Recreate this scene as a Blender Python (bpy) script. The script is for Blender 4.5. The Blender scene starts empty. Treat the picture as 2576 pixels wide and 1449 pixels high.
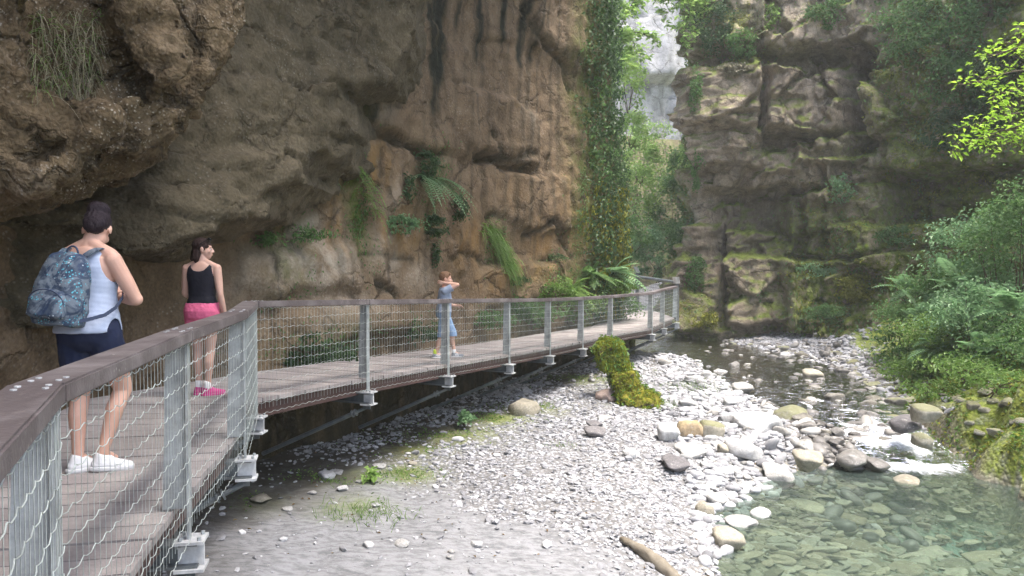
import bpy, bmesh, math, random
import numpy as np
from mathutils import Vector, Matrix
from mathutils.bvhtree import BVHTree

random.seed(7)
RNG = np.random.default_rng(7)
SC = bpy.context.scene
COL = SC.collection
PI = math.pi

# ------------------------------------------------------------------ camera
CAM = np.array([0.0, 0.0, 1.30])
TILT = math.atan(56.5 / 1932)
FWD = np.array([0, math.cos(TILT), -math.sin(TILT)])
UPV = np.array([0, math.sin(TILT), math.cos(TILT)])
cam_data = bpy.data.cameras.new('camera')
cam = bpy.data.objects.new('camera', cam_data)
COL.objects.link(cam)
cam.location = CAM.tolist()
cam.rotation_euler = (PI / 2 - TILT, 0, 0)
cam_data.sensor_width = 36
cam_data.lens = 27
cam_data.clip_start = 0.05
cam_data.clip_end = 2000
SC.camera = cam


def ray(px, py):
    return FWD + np.array([(px - 1288) / 1932, 0, 0]) - UPV * ((py - 724.5) / 1932)


def at(px, py, d):
    """world point seen in direction (px, py) at distance d along the gorge"""
    r = ray(px, py)
    return CAM + r * (d / r[1])


def onz(px, py, z):
    r = ray(px, py)
    return CAM + r * ((z - CAM[2]) / r[2])


# ------------------------------------------------------------------ objects
def tag(o, label=None, cat=None, group=None, kind=None):
    if label: o['label'] = label
    if cat: o['category'] = cat
    if group: o['group'] = group
    if kind: o['kind'] = kind
    return o


def empty(name, loc=(0, 0, 0), rz=0.0):
    o = bpy.data.objects.new(name, None)
    COL.objects.link(o)
    o.location = loc
    o.rotation_euler = (0, 0, rz)
    o.empty_display_size = 0.1
    return o


def link(name, me, mat=None, parent=None):
    o = bpy.data.objects.new(name, me)
    COL.objects.link(o)
    if mat is not None:
        for m in (mat if isinstance(mat, (list, tuple)) else [mat]):
            me.materials.append(m)
    if parent is not None:
        o.parent = parent
    return o


def np_mesh(name, V, F, smooth=True, attrs=None):
    V = np.ascontiguousarray(V, dtype=np.float32)
    F = np.ascontiguousarray(F, dtype=np.int32)
    me = bpy.data.meshes.new(name)
    me.vertices.add(len(V))
    me.vertices.foreach_set('co', V.ravel())
    n, k = F.shape
    me.loops.add(n * k)
    me.loops.foreach_set('vertex_index', F.ravel())
    me.polygons.add(n)
    me.polygons.foreach_set('loop_start', np.arange(0, n * k, k, dtype=np.int32))
    me.polygons.foreach_set('loop_total', np.full(n, k, dtype=np.int32))
    me.update(calc_edges=True)
    me.polygons.foreach_set('use_smooth', np.full(n, smooth, dtype=bool))
    if attrs:
        for a, v in attrs.items():
            at_ = me.attributes.new(a, 'FLOAT', 'POINT')
            at_.data.foreach_set('value', np.ascontiguousarray(v, dtype=np.float32).ravel())
    me.validate()
    return me


def bm_mesh(name, bm, smooth=False):
    me = bpy.data.meshes.new(name)
    bm.normal_update()
    bm.to_mesh(me)
    bm.free()
    if smooth:
        me.polygons.foreach_set('use_smooth', np.full(len(me.polygons), True))
    return me


class MB:
    """collects boxes, bars and tubes; build() links them as one mesh object"""
    def __init__(self):
        self.v, self.f = [], []

    def add(self, V, F):
        n = len(self.v)
        self.v += [tuple(map(float, p)) for p in V]
        self.f += [tuple(i + n for i in q) for q in F]

    def hexa(self, b4, t4):
        self.add(list(b4) + list(t4), [(3, 2, 1, 0), (4, 5, 6, 7), (0, 1, 5, 4), (1, 2, 6, 5), (2, 3, 7, 6), (3, 0, 4, 7)])

    def box(self, c, ax, ay, az, hx, hy, hz):
        c = np.array(c, float); ax = np.array(ax, float) * hx; ay = np.array(ay, float) * hy; az = np.array(az, float) * hz
        b = [c - ax - ay - az, c + ax - ay - az, c + ax + ay - az, c - ax + ay - az]
        self.hexa(b, [p + 2 * az for p in b])

    def tube(self, pts, r, n=6, cap=True):
        pts = [np.array(p, float) for p in pts]
        rs = r if hasattr(r, '__len__') else [r] * len(pts)
        rings = []
        for i, p in enumerate(pts):
            t = pts[min(i + 1, len(pts) - 1)] - pts[max(i - 1, 0)]
            t = t / (np.linalg.norm(t) + 1e-9)
            a = np.cross(t, [0, 0, 1.0]) if abs(t[2]) < .95 else np.cross(t, [1.0, 0, 0])
            a /= np.linalg.norm(a)
            b = np.cross(t, a)
            rings.append([p + rs[i] * (a * math.cos(2 * PI * k / n) + b * math.sin(2 * PI * k / n)) for k in range(n)])
        V = [q for R in rings for q in R]
        F = []
        for i in range(len(pts) - 1):
            for k in range(n):
                F.append((i * n + k, i * n + (k + 1) % n, (i + 1) * n + (k + 1) % n, (i + 1) * n + k))
        if cap:
            F.append(tuple(range(n))[::-1])
            F.append(tuple((len(pts) - 1) * n + k for k in range(n)))
        self.add(V, F)

    def mesh(self, name, smooth=False):
        me = bpy.data.meshes.new(name)
        me.from_pydata(self.v, [], self.f)
        me.update()
        if smooth:
            me.polygons.foreach_set('use_smooth', np.full(len(me.polygons), True))
        return me

    def build(self, name, mat, parent=None, smooth=False):
        return link(name, self.mesh(name, smooth), mat, parent)


# ------------------------------------------------------------------ noise
def _h(ix, iy, iz, seed):
    h = (ix.astype(np.int64) * 374761393 + iy.astype(np.int64) * 668265263 + iz.astype(np.int64) * 2147483647 + seed * 1274126177) & 0xffffffff
    h = ((h ^ (h >> 13)) * 1274126177) & 0xffffffff
    h = ((h ^ (h >> 15)) * 2246822519) & 0xffffffff
    return ((h ^ (h >> 16)) & 0xffffff) / float(0xffffff)


def vnoise(P, seed=0):
    """smooth value noise, -1..1"""
    I = np.floor(P)
    f = P - I
    f = f * f * f * (f * (f * 6 - 15) + 10)
    I = I.astype(np.int64)
    r = 0
    for dx in (0, 1):
        wx = f[:, 0] if dx else 1 - f[:, 0]
        for dy in (0, 1):
            wy = f[:, 1] if dy else 1 - f[:, 1]
            for dz in (0, 1):
                wz = f[:, 2] if dz else 1 - f[:, 2]
                r = r + wx * wy * wz * _h(I[:, 0] + dx, I[:, 1] + dy, I[:, 2] + dz, seed)
    return r * 2 - 1


def fbm(P, oct=4, gain=.5, seed=0):
    r, a, t = 0, 1.0, 0
    Q = np.array(P, float)
    for o in range(oct):
        r = r + a * vnoise(Q + 17.3 * o, seed + o)
        t += a
        a *= gain
        Q = Q * 2.03
    return r / t


def worley(P, seed=0, jitter=.9):
    """F1, F2 and a random number per cell"""
    I = np.floor(P).astype(np.int64)
    n = len(P)
    f1 = np.full(n, 9.0); f2 = np.full(n, 9.0); cid = np.zeros(n)
    for dx in (-1, 0, 1):
        for dy in (-1, 0, 1):
            for dz in (-1, 0, 1):
                cx, cy, cz = I[:, 0] + dx, I[:, 1] + dy, I[:, 2] + dz
                q = np.stack([cx + .5 + jitter * (_h(cx, cy, cz, seed) - .5), cy + .5 + jitter * (_h(cx, cy, cz, seed + 1) - .5), cz + .5 + jitter * (_h(cx, cy, cz, seed + 2) - .5)], 1)
                d = np.sqrt(((P - q) ** 2).sum(1))
                c = _h(cx, cy, cz, seed + 3)
                m = d < f1
                f2 = np.where(m, f1, np.minimum(f2, d))
                cid = np.where(m, c, cid)
                f1 = np.where(m, d, f1)
    return f1, f2, cid


def facets(P, seed, tilt=.5, crack=.07, depth=.5):
    """broken rock: every cell stands out by its own amount and leans its own way, with a crack round it; about -1..1"""
    I = np.floor(P).astype(np.int64)
    n = len(P)
    f1 = np.full(n, 9.0); f2 = np.full(n, 9.0); val = np.zeros(n)
    for dx in (-1, 0, 1):
        for dy in (-1, 0, 1):
            for dz in (-1, 0, 1):
                cx, cy, cz = I[:, 0] + dx, I[:, 1] + dy, I[:, 2] + dz
                q = np.stack([cx + .5 + .9 * (_h(cx, cy, cz, seed) - .5), cy + .5 + .9 * (_h(cx, cy, cz, seed + 1) - .5), cz + .5 + .9 * (_h(cx, cy, cz, seed + 2) - .5)], 1)
                v = P - q
                d = np.abs(v).max(1) * .6 + np.sqrt((v ** 2).sum(1)) * .4
                g = np.stack([_h(cx, cy, cz, seed + 5), _h(cx, cy, cz, seed + 6), _h(cx, cy, cz, seed + 7)], 1) * 2 - 1
                c = (_h(cx, cy, cz, seed + 3) * 2 - 1) + 2 * tilt * (v * g).sum(1)
                m = d < f1
                f2 = np.where(m, f1, np.minimum(f2, d))
                val = np.where(m, c, val)
                f1 = np.where(m, d, f1)
    return val - depth * (1 - sstep(0, crack, f2 - f1))


def sstep(a, b, x):
    t = np.clip((x - a) / (b - a + 1e-12), 0, 1)
    return t * t * (3 - 2 * t)


def grid_faces(nu, nv):
    i = np.arange((nu - 1) * (nv - 1))
    u, v = i // (nv - 1), i % (nv - 1)
    a = u * nv + v
    return np.stack([a, a + nv, a + nv + 1, a + 1], 1)


def grid_normals(V, nu, nv):
    G = V.reshape(nu, nv, 3)
    du = np.gradient(G, axis=0); dv = np.gradient(G, axis=1)
    n = np.cross(du, dv)
    n /= np.linalg.norm(n, axis=2, keepdims=True) + 1e-9
    return n.reshape(-1, 3)


def smooth_path(pts, step):
    """Catmull-Rom through the points, resampled evenly"""
    P = np.array(pts, float)
    P = np.vstack([2 * P[0] - P[1], P, 2 * P[-1] - P[-2]])
    out = []
    for i in range(1, len(P) - 2):
        t = np.linspace(0, 1, 40, endpoint=False)[:, None]
        a, b, c, d = P[i - 1], P[i], P[i + 1], P[i + 2]
        out.append(.5 * (2 * b + (c - a) * t + (2 * a - 5 * b + 4 * c - d) * t ** 2 + (3 * b - a - 3 * c + d) * t ** 3))
    Q = np.vstack(out + [P[-2][None]])
    L = np.concatenate([[0], np.cumsum(np.linalg.norm(np.diff(Q, axis=0), axis=1))])
    s = np.arange(0, L[-1], step)
    return s, np.stack([np.interp(s, L, Q[:, k]) for k in range(Q.shape[1])], 1)


# ------------------------------------------------------------------ materials
class NT:
    def __init__(self, name):
        self.m = bpy.data.materials.new(name)
        self.m.use_nodes = True
        self.t = self.m.node_tree
        self.t.nodes.clear()
        self.out = self.n('ShaderNodeOutputMaterial')

    def n(self, kind, props=None, **ins):
        nd = self.t.nodes.new(kind)
        for k, v in (props or {}).items():
            setattr(nd, k, v)
        for k, v in ins.items():
            key = int(k[1:]) if k[0] == 'i' and k[1:].isdigit() else k.replace('_', ' ')
            self.set(nd.inputs[key], v)
        return nd

    def set(self, sock, v):
        if isinstance(v, bpy.types.NodeSocket):
            self.t.links.new(v, sock)
        elif isinstance(v, bpy.types.Node):
            self.t.links.new(v.outputs[0], sock)
        else:
            if sock.type == 'RGBA' and hasattr(v, '__len__') and len(v) == 3:
                v = (*v, 1)
            sock.default_value = v

    def pos(self):
        return self.n('ShaderNodeTexCoord').outputs['Object']

    def noise(self, scale, detail=4, rough=.55, vec=None, dist=0):
        return self.n('ShaderNodeTexNoise', Scale=scale, Detail=detail, Roughness=rough, Distortion=dist, Vector=vec if vec is not None else self.pos()).outputs['Fac']

    def vor(self, scale, vec=None, out='Distance', feature='F1', rnd=1.0):
        return self.n('ShaderNodeTexVoronoi', {'feature': feature}, Scale=scale, Randomness=rnd, Vector=vec if vec is not None else self.pos()).outputs[out]

    def ramp(self, fac, stops, interp='LINEAR'):
        r = self.n('ShaderNodeValToRGB', Fac=fac)
        r.color_ramp.interpolation = interp
        e = r.color_ramp.elements
        while len(e) < len(stops):
            e.new(.5)
        for i, (p, c) in enumerate(stops):
            e[i].position = p
            c = (c, c, c) if not hasattr(c, '__len__') else c
            e[i].color = (*c, 1)
        return r.outputs['Color']

    def mix(self, fac, a, b, mode='MIX'):
        m = self.n('ShaderNodeMix', {'data_type': 'RGBA', 'blend_type': mode})
        self.set(m.inputs[0], fac); self.set(m.inputs[6], a); self.set(m.inputs[7], b)
        return m.outputs[2]

    def math(self, op, a, b=0.0, c=None, clamp=False):
        m = self.n('ShaderNodeMath', {'operation': op, 'use_clamp': clamp})
        self.set(m.inputs[0], a); self.set(m.inputs[1], b)
        if c is not None: self.set(m.inputs[2], c)
        return m.outputs[0]

    def attr(self, name):
        return self.n('ShaderNodeAttribute', {'attribute_name': name}).outputs['Fac']

    def scalevec(self, sx, sy, sz):
        return self.n('ShaderNodeVectorMath', {'operation': 'MULTIPLY'}, i0=self.pos(), i1=(sx, sy, sz)).outputs[0]

    def bump(self, h, strength=.5, dist=.05, normal=None):
        b = self.n('ShaderNodeBump', Strength=strength, Distance=dist, Height=h)
        if normal is not None: self.set(b.inputs['Normal'], normal)
        return b.outputs[0]

    def bsdf(self, color, rough=.9, bump=None, metal=0, spec=.3, **kw):
        p = self.n('ShaderNodeBsdfPrincipled', Base_Color=color, Roughness=rough, Metallic=metal)
        self.set(p.inputs['Specular IOR Level'], spec)
        if bump is not None: self.set(p.inputs['Normal'], bump)
        for k, v in kw.items(): self.set(p.inputs[k.replace('_', ' ')], v)
        return p

    def done(self, sh):
        self.t.links.new(sh.outputs[0] if isinstance(sh, bpy.types.Node) else sh, self.out.inputs[0])
        return self.m


def rock_mat(name, dark, mid, light, speck=(.5, .47, .42), speck_amt=.35, speck_scale=14, mossy=0.0, moss_col=(.075, .10, .018), bump_d=.06, up_lo=.15, up_hi=.75, crack_scale=.55, crack_amt=.75):
    t = NT(name)
    big = t.noise(.55, 5, .6, dist=.4)
    med = t.noise(3.5, 6, .65)
    fine = t.noise(26, 4, .7)
    c = t.ramp(t.math('ADD', t.math('MULTIPLY', big, .55), t.math('MULTIPLY', med, .45)), [(.34, dark), (.5, mid), (.66, light)])
    # small pale pebbles bound in the rock
    v = t.vor(speck_scale)
    sp = t.math('MULTIPLY', t.ramp(v, [(.12, 1), (.34, 0)]), t.ramp(t.noise(1.7, 4), [(.45, 0), (.62, 1)]))
    c = t.mix(t.math('MULTIPLY', sp, speck_amt), c, speck)
    c = t.mix(.5, c, t.ramp(fine, [(.3, .25), (.7, .85)]), 'OVERLAY')
    pale = t.math('MULTIPLY', t.attr('pale'), t.ramp(t.noise(2.2, 5, .65), [(.35, .1), (.6, 1)]))
    c = t.mix(pale, c, t.mix(fine, (.30, .26, .20), (.50, .46, .38)))
    och = t.math('MULTIPLY', t.attr('ochre'), t.ramp(t.noise(2.9, 5, .7, vec=t.scalevec(1, 1, .45)), [(.36, 0), (.6, 1)]))
    c = t.mix(och, c, t.mix(med, (.16, .09, .035), (.27, .16, .05)))
    st = t.math('MULTIPLY', t.attr('stain_shade'), t.ramp(t.noise(3.0, 4, .6, vec=t.scalevec(1.6, 1.6, .3)), [(.25, .45), (.55, 1)]))
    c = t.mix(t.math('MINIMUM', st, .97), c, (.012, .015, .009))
    mo = t.math('MULTIPLY', t.attr('moss'), t.ramp(t.noise(3.2, 6, .7), [(.38, .1), (.55, 1)]))
    if mossy:
        nz = t.n('ShaderNodeSeparateXYZ', Vector=t.n('ShaderNodeNewGeometry').outputs['Normal']).outputs[2]
        up = t.n('ShaderNodeMapRange', Value=t.math('ADD', nz, t.math('MULTIPLY', t.math('SUBTRACT', t.noise(1.4, 6, .7), .5), 1.4)), i1=up_lo, i2=up_hi).outputs[0]
        mo = t.math('MAXIMUM', mo, t.math('MULTIPLY', up, mossy))
    mcol = t.mix(t.ramp(t.noise(5, 5, .7), [(.35, 0), (.65, 1)]), tuple(.45 * q for q in moss_col), tuple(1.35 * q for q in moss_col))
    c = t.mix(mo, c, mcol)
    # thin joints and cracks, wandering with the noise
    wob = t.n('ShaderNodeVectorMath', {'operation': 'ADD'}, i0=t.scalevec(1, 1, 1.25), i1=t.n('ShaderNodeVectorMath', {'operation': 'SCALE'}, i0=t.n('ShaderNodeTexNoise', Scale=2.2, Detail=5, Roughness=.65, Vector=t.pos()).outputs['Color'], Scale=.55).outputs[0]).outputs[0]
    ck = t.math('MAXIMUM', t.ramp(t.vor(crack_scale, vec=wob, feature='DISTANCE_TO_EDGE'), [(0, 1), (.028, 0)]), t.math('MULTIPLY', t.ramp(t.vor(crack_scale * 3.1, vec=wob, feature='DISTANCE_TO_EDGE'), [(0, 1), (.05, 0)]), .6))
    ck = t.math('MULTIPLY', ck, t.ramp(t.noise(1.1, 4, .6), [(.45, 0), (.58, 1)]))
    c = t.mix(t.math('MULTIPLY', ck, crack_amt), c, (.018, .016, .011))
    h = t.math('ADD', t.math('MULTIPLY', med, .7), t.math('MULTIPLY', fine, .25))
    h = t.math('ADD', h, t.math('MULTIPLY', t.vor(7, feature='DISTANCE_TO_EDGE'), .35))
    h = t.math('ADD', h, t.math('MULTIPLY', v, -.25))
    h = t.math('SUBTRACT', h, t.math('MULTIPLY', ck, .9))
    return t.done(t.bsdf(c, .92, t.bump(h, .8, bump_d), spec=.2))


def leaf_mat(name, a, b, c=None, trans=.3, rough=.5, spec=.35):
    """leaf colours vary from leaf to leaf"""
    t = NT(name)
    rnd = t.n('ShaderNodeNewGeometry').outputs['Random Per Island']
    col = t.ramp(rnd, [(0, a), (.55, b), (1, c or b)])
    col = t.mix(t.ramp(t.noise(1.3, 3), [(.3, 0), (.7, .55)]), col, tuple(.55 * q for q in b))
    p = t.bsdf(col, rough, spec=spec)
    tr = t.n('ShaderNodeBsdfTranslucent', Color=t.mix(.5, col, tuple(min(1, 1.6 * q) for q in b)))
    return t.done(t.n('ShaderNodeMixShader', i0=trans, i1=p.outputs[0], i2=tr.outputs[0]))
# ------------------------------------------------------------------ light
SUN_EL, SUN_AZ = math.radians(74), math.radians(125)      # azimuth clockwise from +y: high over the gorge, a little to the right and behind the camera
w = bpy.data.worlds.new('World'); SC.world = w
w.use_nodes = True
wn = w.node_tree.nodes; wl = w.node_tree.links
bg = wn['Background']
sky = wn.new('ShaderNodeTexSky')
sky.sky_type = 'NISHITA'; sky.sun_disc = False
sky.sun_elevation = SUN_EL; sky.sun_rotation = SUN_AZ
sky.air_density = 1.0; sky.dust_density = 4.0; sky.ozone_density = .6
wl.new(sky.outputs[0], bg.inputs[0])
bg.inputs[1].default_value = .15
sd = bpy.data.lights.new('sun', 'SUN')
sd.energy = 1.5; sd.angle = math.radians(28); sd.color = (1, .97, .92)
so = bpy.data.objects.new('sun', sd); COL.objects.link(so)
sdir = Vector((math.sin(SUN_AZ) * math.cos(SUN_EL), math.cos(SUN_AZ) * math.cos(SUN_EL), math.sin(SUN_EL)))
so.rotation_euler = sdir.to_track_quat('Z', 'Y').to_euler()
so.location = (10, -5, 30)
SC.view_settings.view_transform = 'Standard'
SC.view_settings.look = 'None'
SC.view_settings.gamma = 1
SC.view_settings.exposure = 2.42
SC.cycles.use_denoising = True
SC.cycles.max_bounces = 7
SC.cycles.diffuse_bounces = 4
SC.cycles.glossy_bounces = 2
SC.cycles.transmission_bounces = 4
SC.cycles.transparent_max_bounces = 10
SC.cycles.volume_bounces = 1
SC.cycles.caustics_reflective = False
SC.cycles.caustics_refractive = False
SC.cycles.sample_clamp_indirect = 6

# ------------------------------------------------------------------ materials of the land
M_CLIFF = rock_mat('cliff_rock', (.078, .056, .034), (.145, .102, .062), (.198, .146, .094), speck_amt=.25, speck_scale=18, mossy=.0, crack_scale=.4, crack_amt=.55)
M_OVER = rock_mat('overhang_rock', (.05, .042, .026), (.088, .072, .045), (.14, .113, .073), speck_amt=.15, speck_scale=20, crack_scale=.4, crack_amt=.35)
M_NEAR = rock_mat('conglomerate_rock', (.06, .043, .024), (.13, .095, .055), (.22, .17, .115), speck=(.46, .42, .35), speck_amt=.7, speck_scale=30, bump_d=.11)
M_RIGHT = rock_mat('mossy_rock', (.105, .085, .062), (.25, .20, .148), (.42, .345, .26), speck_amt=.4, speck_scale=9, crack_scale=.6, crack_amt=.5, mossy=.95, moss_col=(.115, .15, .024), up_lo=.15, up_hi=.7)
M_FAR = rock_mat('pale_limestone', (.14, .138, .138), (.235, .23, .232), (.33, .325, .328), speck_amt=.1, speck_scale=2, mossy=.25, moss_col=(.12, .14, .05))
M_SLOPE = rock_mat('brown_slope', (.06, .045, .03), (.11, .085, .055), (.17, .13, .09), speck_amt=.2, speck_scale=3, mossy=.75, moss_col=(.10, .14, .03))
M_STUMP = rock_mat('mossy_boulder_rock', (.07, .055, .035), (.14, .11, .07), (.2, .16, .1), mossy=1.0, moss_col=(.16, .15, .018), up_lo=-.35, up_hi=.15)


# ------------------------------------------------------------------ a cliff wall swept along a path in plan
class Wall:
    def __init__(self, pts, step, z0, z1, side, vis):
        self.s, self.xy = smooth_path(pts, step)
        self.z = np.arange(z0, z1, step)
        t = np.gradient(self.xy, axis=0)
        t /= np.linalg.norm(t, axis=1, keepdims=True)
        for _ in range(3):                                 # soften the turn of the normal at corners
            k = 9
            t = np.stack([np.convolve(np.pad(t[:, i], k, 'edge'), np.ones(2 * k + 1) / (2 * k + 1), 'valid') for i in (0, 1)], 1)
        t /= np.linalg.norm(t, axis=1, keepdims=True)
        self.n = np.stack([t[:, 1], -t[:, 0]], 1) * side
        m = (self.xy[:, 1] > vis[0]) & (self.s >= vis[1]) & (self.s <= vis[2])
        self.vs, self.vr, self.vd = self.s[m], self.xy[m, 0] / self.xy[m, 1], self.xy[m, 1]
        k = np.maximum.accumulate(self.vr)
        self.vr = k + np.arange(len(k)) * 1e-7
        S, Z = np.meshgrid(self.s, self.z, indexing='ij')
        self.S, self.Z = S.ravel(), Z.ravel()
        self.nu, self.nv = len(self.s), len(self.z)
        i = np.repeat(np.arange(self.nu), self.nv)
        self.base = np.column_stack([self.xy[i], self.Z])
        self.N = np.column_stack([self.n[i], np.zeros(len(i))])
        self.off = np.zeros(len(i))
        self.A = {k: np.zeros(len(i)) for k in ('stain_shade', 'moss', 'ochre', 'pale')}
        self.warp(.16, 1.1, 1)

    def warp(self, amp, sc, seed):
        P = np.column_stack([self.S, self.Z, 0 * self.S])
        self.Sw = self.S + amp * fbm(P * sc, 4, .6, seed) * 1.6
        self.Zw = self.Z + amp * fbm(P * sc + 31, 4, .6, seed + 9) * 1.6

    def sz(self, px, py):
        r = (px - 1288) / 1932
        s = float(np.interp(r, self.vr, self.vs)); d = float(np.interp(r, self.vr, self.vd))
        return s, float(at(px, py, d)[2])

    def box(self, x0, x1, y0, y1, e=.15, ez=None):
        s0, zt = self.sz(x0, y0); s1, zb = self.sz(x1, y1)
        zt2 = self.sz(x1, y0)[1]; zb2 = self.sz(x0, y1)[1]
        zt, zb = (zt + zt2) / 2, (zb + zb2) / 2
        ez = ez or e
        return (sstep(s0 - e, s0 + e, self.Sw) * (1 - sstep(s1 - e, s1 + e, self.Sw)) * sstep(zb - ez, zb + ez, self.Zw) * (1 - sstep(zt - ez, zt + ez, self.Zw)))

    def line(self, pts, wid):
        """0..1 near a polyline given as directions, wid in metres"""
        best = np.full(len(self.S), 9.0)
        q = [self.sz(*p) for p in pts]
        for (a0, b0), (a1, b1) in zip(q[:-1], q[1:]):
            dx, dz = a1 - a0, b1 - b0
            t = np.clip(((self.Sw - a0) * dx + (self.Zw - b0) * dz) / (dx * dx + dz * dz + 1e-9), 0, 1)
            best = np.minimum(best, np.hypot(self.Sw - a0 - t * dx, self.Zw - b0 - t * dz))
        return 1 - sstep(0, wid, best)

    def blob(self, px, py, rs, rz):
        s, z = self.sz(px, py)
        return np.exp(-((self.Sw - s) / rs) ** 2 - ((self.Zw - z) / rz) ** 2)

    def finish(self, name, mat):
        self.V = self.base + self.N * self.off[:, None]
        self.F = grid_faces(self.nu, self.nv)
        self.VN = grid_normals(self.V, self.nu, self.nv)
        if (self.VN * self.N).sum() < 0:
            self.VN = -self.VN
            self.F = self.F[:, ::-1]
        o = link(name, np_mesh(name, self.V, self.F, True, self.A), mat)
        tag(o, kind='structure')
        return o

    def bvh(self):
        return BVHTree.FromPolygons(self.V.tolist(), self.F.tolist())


# deck outer edge: one point per railing post (x, y, z of the deck)
def _edge():
    spec = [(95, 2.2, 0), (450, 4.04, 0), (600, 5.75, 0), (632, 7.35, 0), (918, 9.25, -.07), (1122, 11.1, -.145), (1277, 13.0, -.22),
            (1380, 14.8, -.29), (1463, 16.5, -.34), (1537, 18.3, -.37), (1638, 20.2, -.36), (1668, 21.5, -.31), (1700, 22.9, -.26)]
    return [np.array([(px - 1288) / 1932 * d, d, z]) for px, d, z in spec]


EDGE = [np.array([1.2, -2.4, 0]), np.array([.13, -.8, 0]), np.array([-.72, .75, 0])] + _edge()

# ------------------------------------------------------------------ left cliff
LW = Wall([(-1.0, -8), (-2.0, -5), (-3.0, -2), (-3.8, 1), (-4.4, 4), (-4.8, 7), (-4.6, 8.8), (-3.9, 10.5), (-3.05, 12.3), (-2.2, 14), (-1.4, 15.8),
           (-.6, 17.5), (.35, 19.0), (1.5, 20.5), (2.6, 21.8), (3.15, 22.7), (2.9, 23.8), (1.8, 25), (-1.5, 28)], .075, -2.4, 14.5, 1, (3, 9, 34))
W = LW
B3 = W.base
o = W.off
o += .13 * fbm(B3 / 3.2, 2, .5, 3) + .03 * fbm(B3 / np.array([.9, .9, .9]), 4, .55, 8) + 6.0 * sstep(7.5, 14, W.Z) * (1 - sstep(W.sz(1200, 500)[0], W.sz(1480, 500)[0], W.S)) + .05 * fbm(B3 / .22, 3, .6, 12)  # cliff leans out above the view: shape added to shade the left side
o += .035 * facets((B3 + .2 * np.column_stack([vnoise(B3, 1), vnoise(B3, 2), vnoise(B3, 3)])) / np.array([1.6, 1.6, 1.3]), 33, .6, .05, .35) + .022 * facets(B3 / .45, 34, .6, .08, .5)
s_c = W.sz(1440, 500)[0]
flute = sstep(W.sz(1180, 600)[0], W.sz(1450, 600)[0], W.S) * (1 - sstep(3.5, 7.5, W.Z))
o += flute * .05 * fbm(np.column_stack([W.S * 5.0, W.Z * .55, 0 * W.S]), 3, .6, 21)
o -= sstep(0, 9, W.Z) * sstep(s_c - 3, s_c + 1.5, W.S) * .35
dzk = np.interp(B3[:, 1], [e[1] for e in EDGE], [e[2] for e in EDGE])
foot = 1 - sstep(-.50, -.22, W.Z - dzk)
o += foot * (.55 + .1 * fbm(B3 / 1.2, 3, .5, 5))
# slabs, ledges and cracks of the tall face
o += .12 * W.box(905, 1180, 60, 372, .10, .07) * sstep(.5, 5, W.Z)
o += .16 * W.box(1150, 1360, 250, 392, .25, .05)
o -= .22 * W.box(1200, 1350, 392, 420, .10, .06)
o += .16 * W.box(1310, 1430, 440, 575, .22, .05)
o += .2 * W.box(1230, 1420, 660, 760, .3, .1)
o += .14 * W.box(560, 900, 620, 745, .3, .12)
o += .25 * W.box(700, 1010, 780, 860, .3, .12)
o += .3 * W.box(1325, 1530, -120, 150, .5, .45)
for pts, wd, dp in [([(905, 305), (955, 350), (1000, 352), (1050, 378), (1110, 384)], .16, .20), ([(1195, 405), (1260, 385), (1355, 388)], .12, .12),
                    ([(1230, 345), (1260, 385)], .10, .12), ([(1325, 590), (1370, 560), (1395, 560), (1420, 605), (1440, 650)], .12, .15),
                    ([(1310, 10), (1360, 100), (1420, 160), (1445, 225)], .18, .16), ([(940, 715), (1000, 745)], .14, .16),
                    ([(1225, 555), (1265, 545)], .1, .1), ([(1130, 640), (1300, 668), (1390, 655)], .12, .08), ([(900, 650), (1040, 660)], .1, .05)]:
    g = W.line(pts, wd)
    o -= dp * g
    W.A['stain_shade'] = np.maximum(W.A['stain_shade'], .75 * g)  # cracks coloured dark, with the shadow of the ledge painted in


def streak(px0, px1, y0, y1, wd, amt):
    """dark staining where water runs down the face"""
    s0, z0 = W.sz(px0, y0); s1, z1 = W.sz(px1, y1)
    t = np.clip((z0 - W.Z) / (z0 - z1), -2, 1.2)
    c = s0 + (s1 - s0) * t
    m = np.exp(-((W.S + .12 * (W.Sw - W.S) - c) / wd) ** 2) * (1 - sstep(.55, 1.1, t + .35 * (W.Zw - W.Z)))
    W.A['stain_shade'] = np.maximum(W.A['stain_shade'], np.minimum(1, 1.9 * amt * m))


streak(1112, 1085, 0, 250, .24, 1.0); streak(1085, 1080, 150, 345, .20, .6); streak(1210, 1205, 0, 190, .12, .75)
streak(1268, 1262, 0, 130, .12, .9); streak(1318, 1312, 20, 190, .14, .85); streak(935, 915, 200, 360, .22, .85)
streak(1160, 1150, 0, 110, .10, .5); streak(905, 880, 300, 440, .16, .8); streak(1000, 985, 20, 330, .10, .4)
streak(1345, 1340, 90, 180, .10, .5)
for px in np.linspace(560, 1500, 34):
    streak(px, px - 6, 380 + 120 * RNG.random(), 560 + 240 * RNG.random(), .05 + .08 * RNG.random(), .12 + .22 * RNG.random())
m = W.A['moss']
for px, py, rs, rz, a in [(905, 430, .30, .75, 1), (915, 540, .28, .7, 1), (1085, 450, .5, .5, .7), (1260, 610, .45, .5, .7), (720, 590, .5, .25, .8), (700, 680, .5, .4, .55), (1080, 570, .3, .3, .6),
                          (800, 880, 1.0, .35, .7), (1050, 830, .8, .25, .4), (1300, 800, 1.2, .4, .7), (1440, 720, 1.6, .6, .7), (1470, 470, .6, 1.3, .6)]:
    np.maximum(m, a * W.blob(px, py, rs, rz), out=m)
edge_m = sstep(W.sz(1400, 300)[0], W.sz(1500, 300)[0], W.S + .5 * fbm(B3 / .8, 3, .6, 40))
np.maximum(m, .9 * edge_m, out=m)
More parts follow.
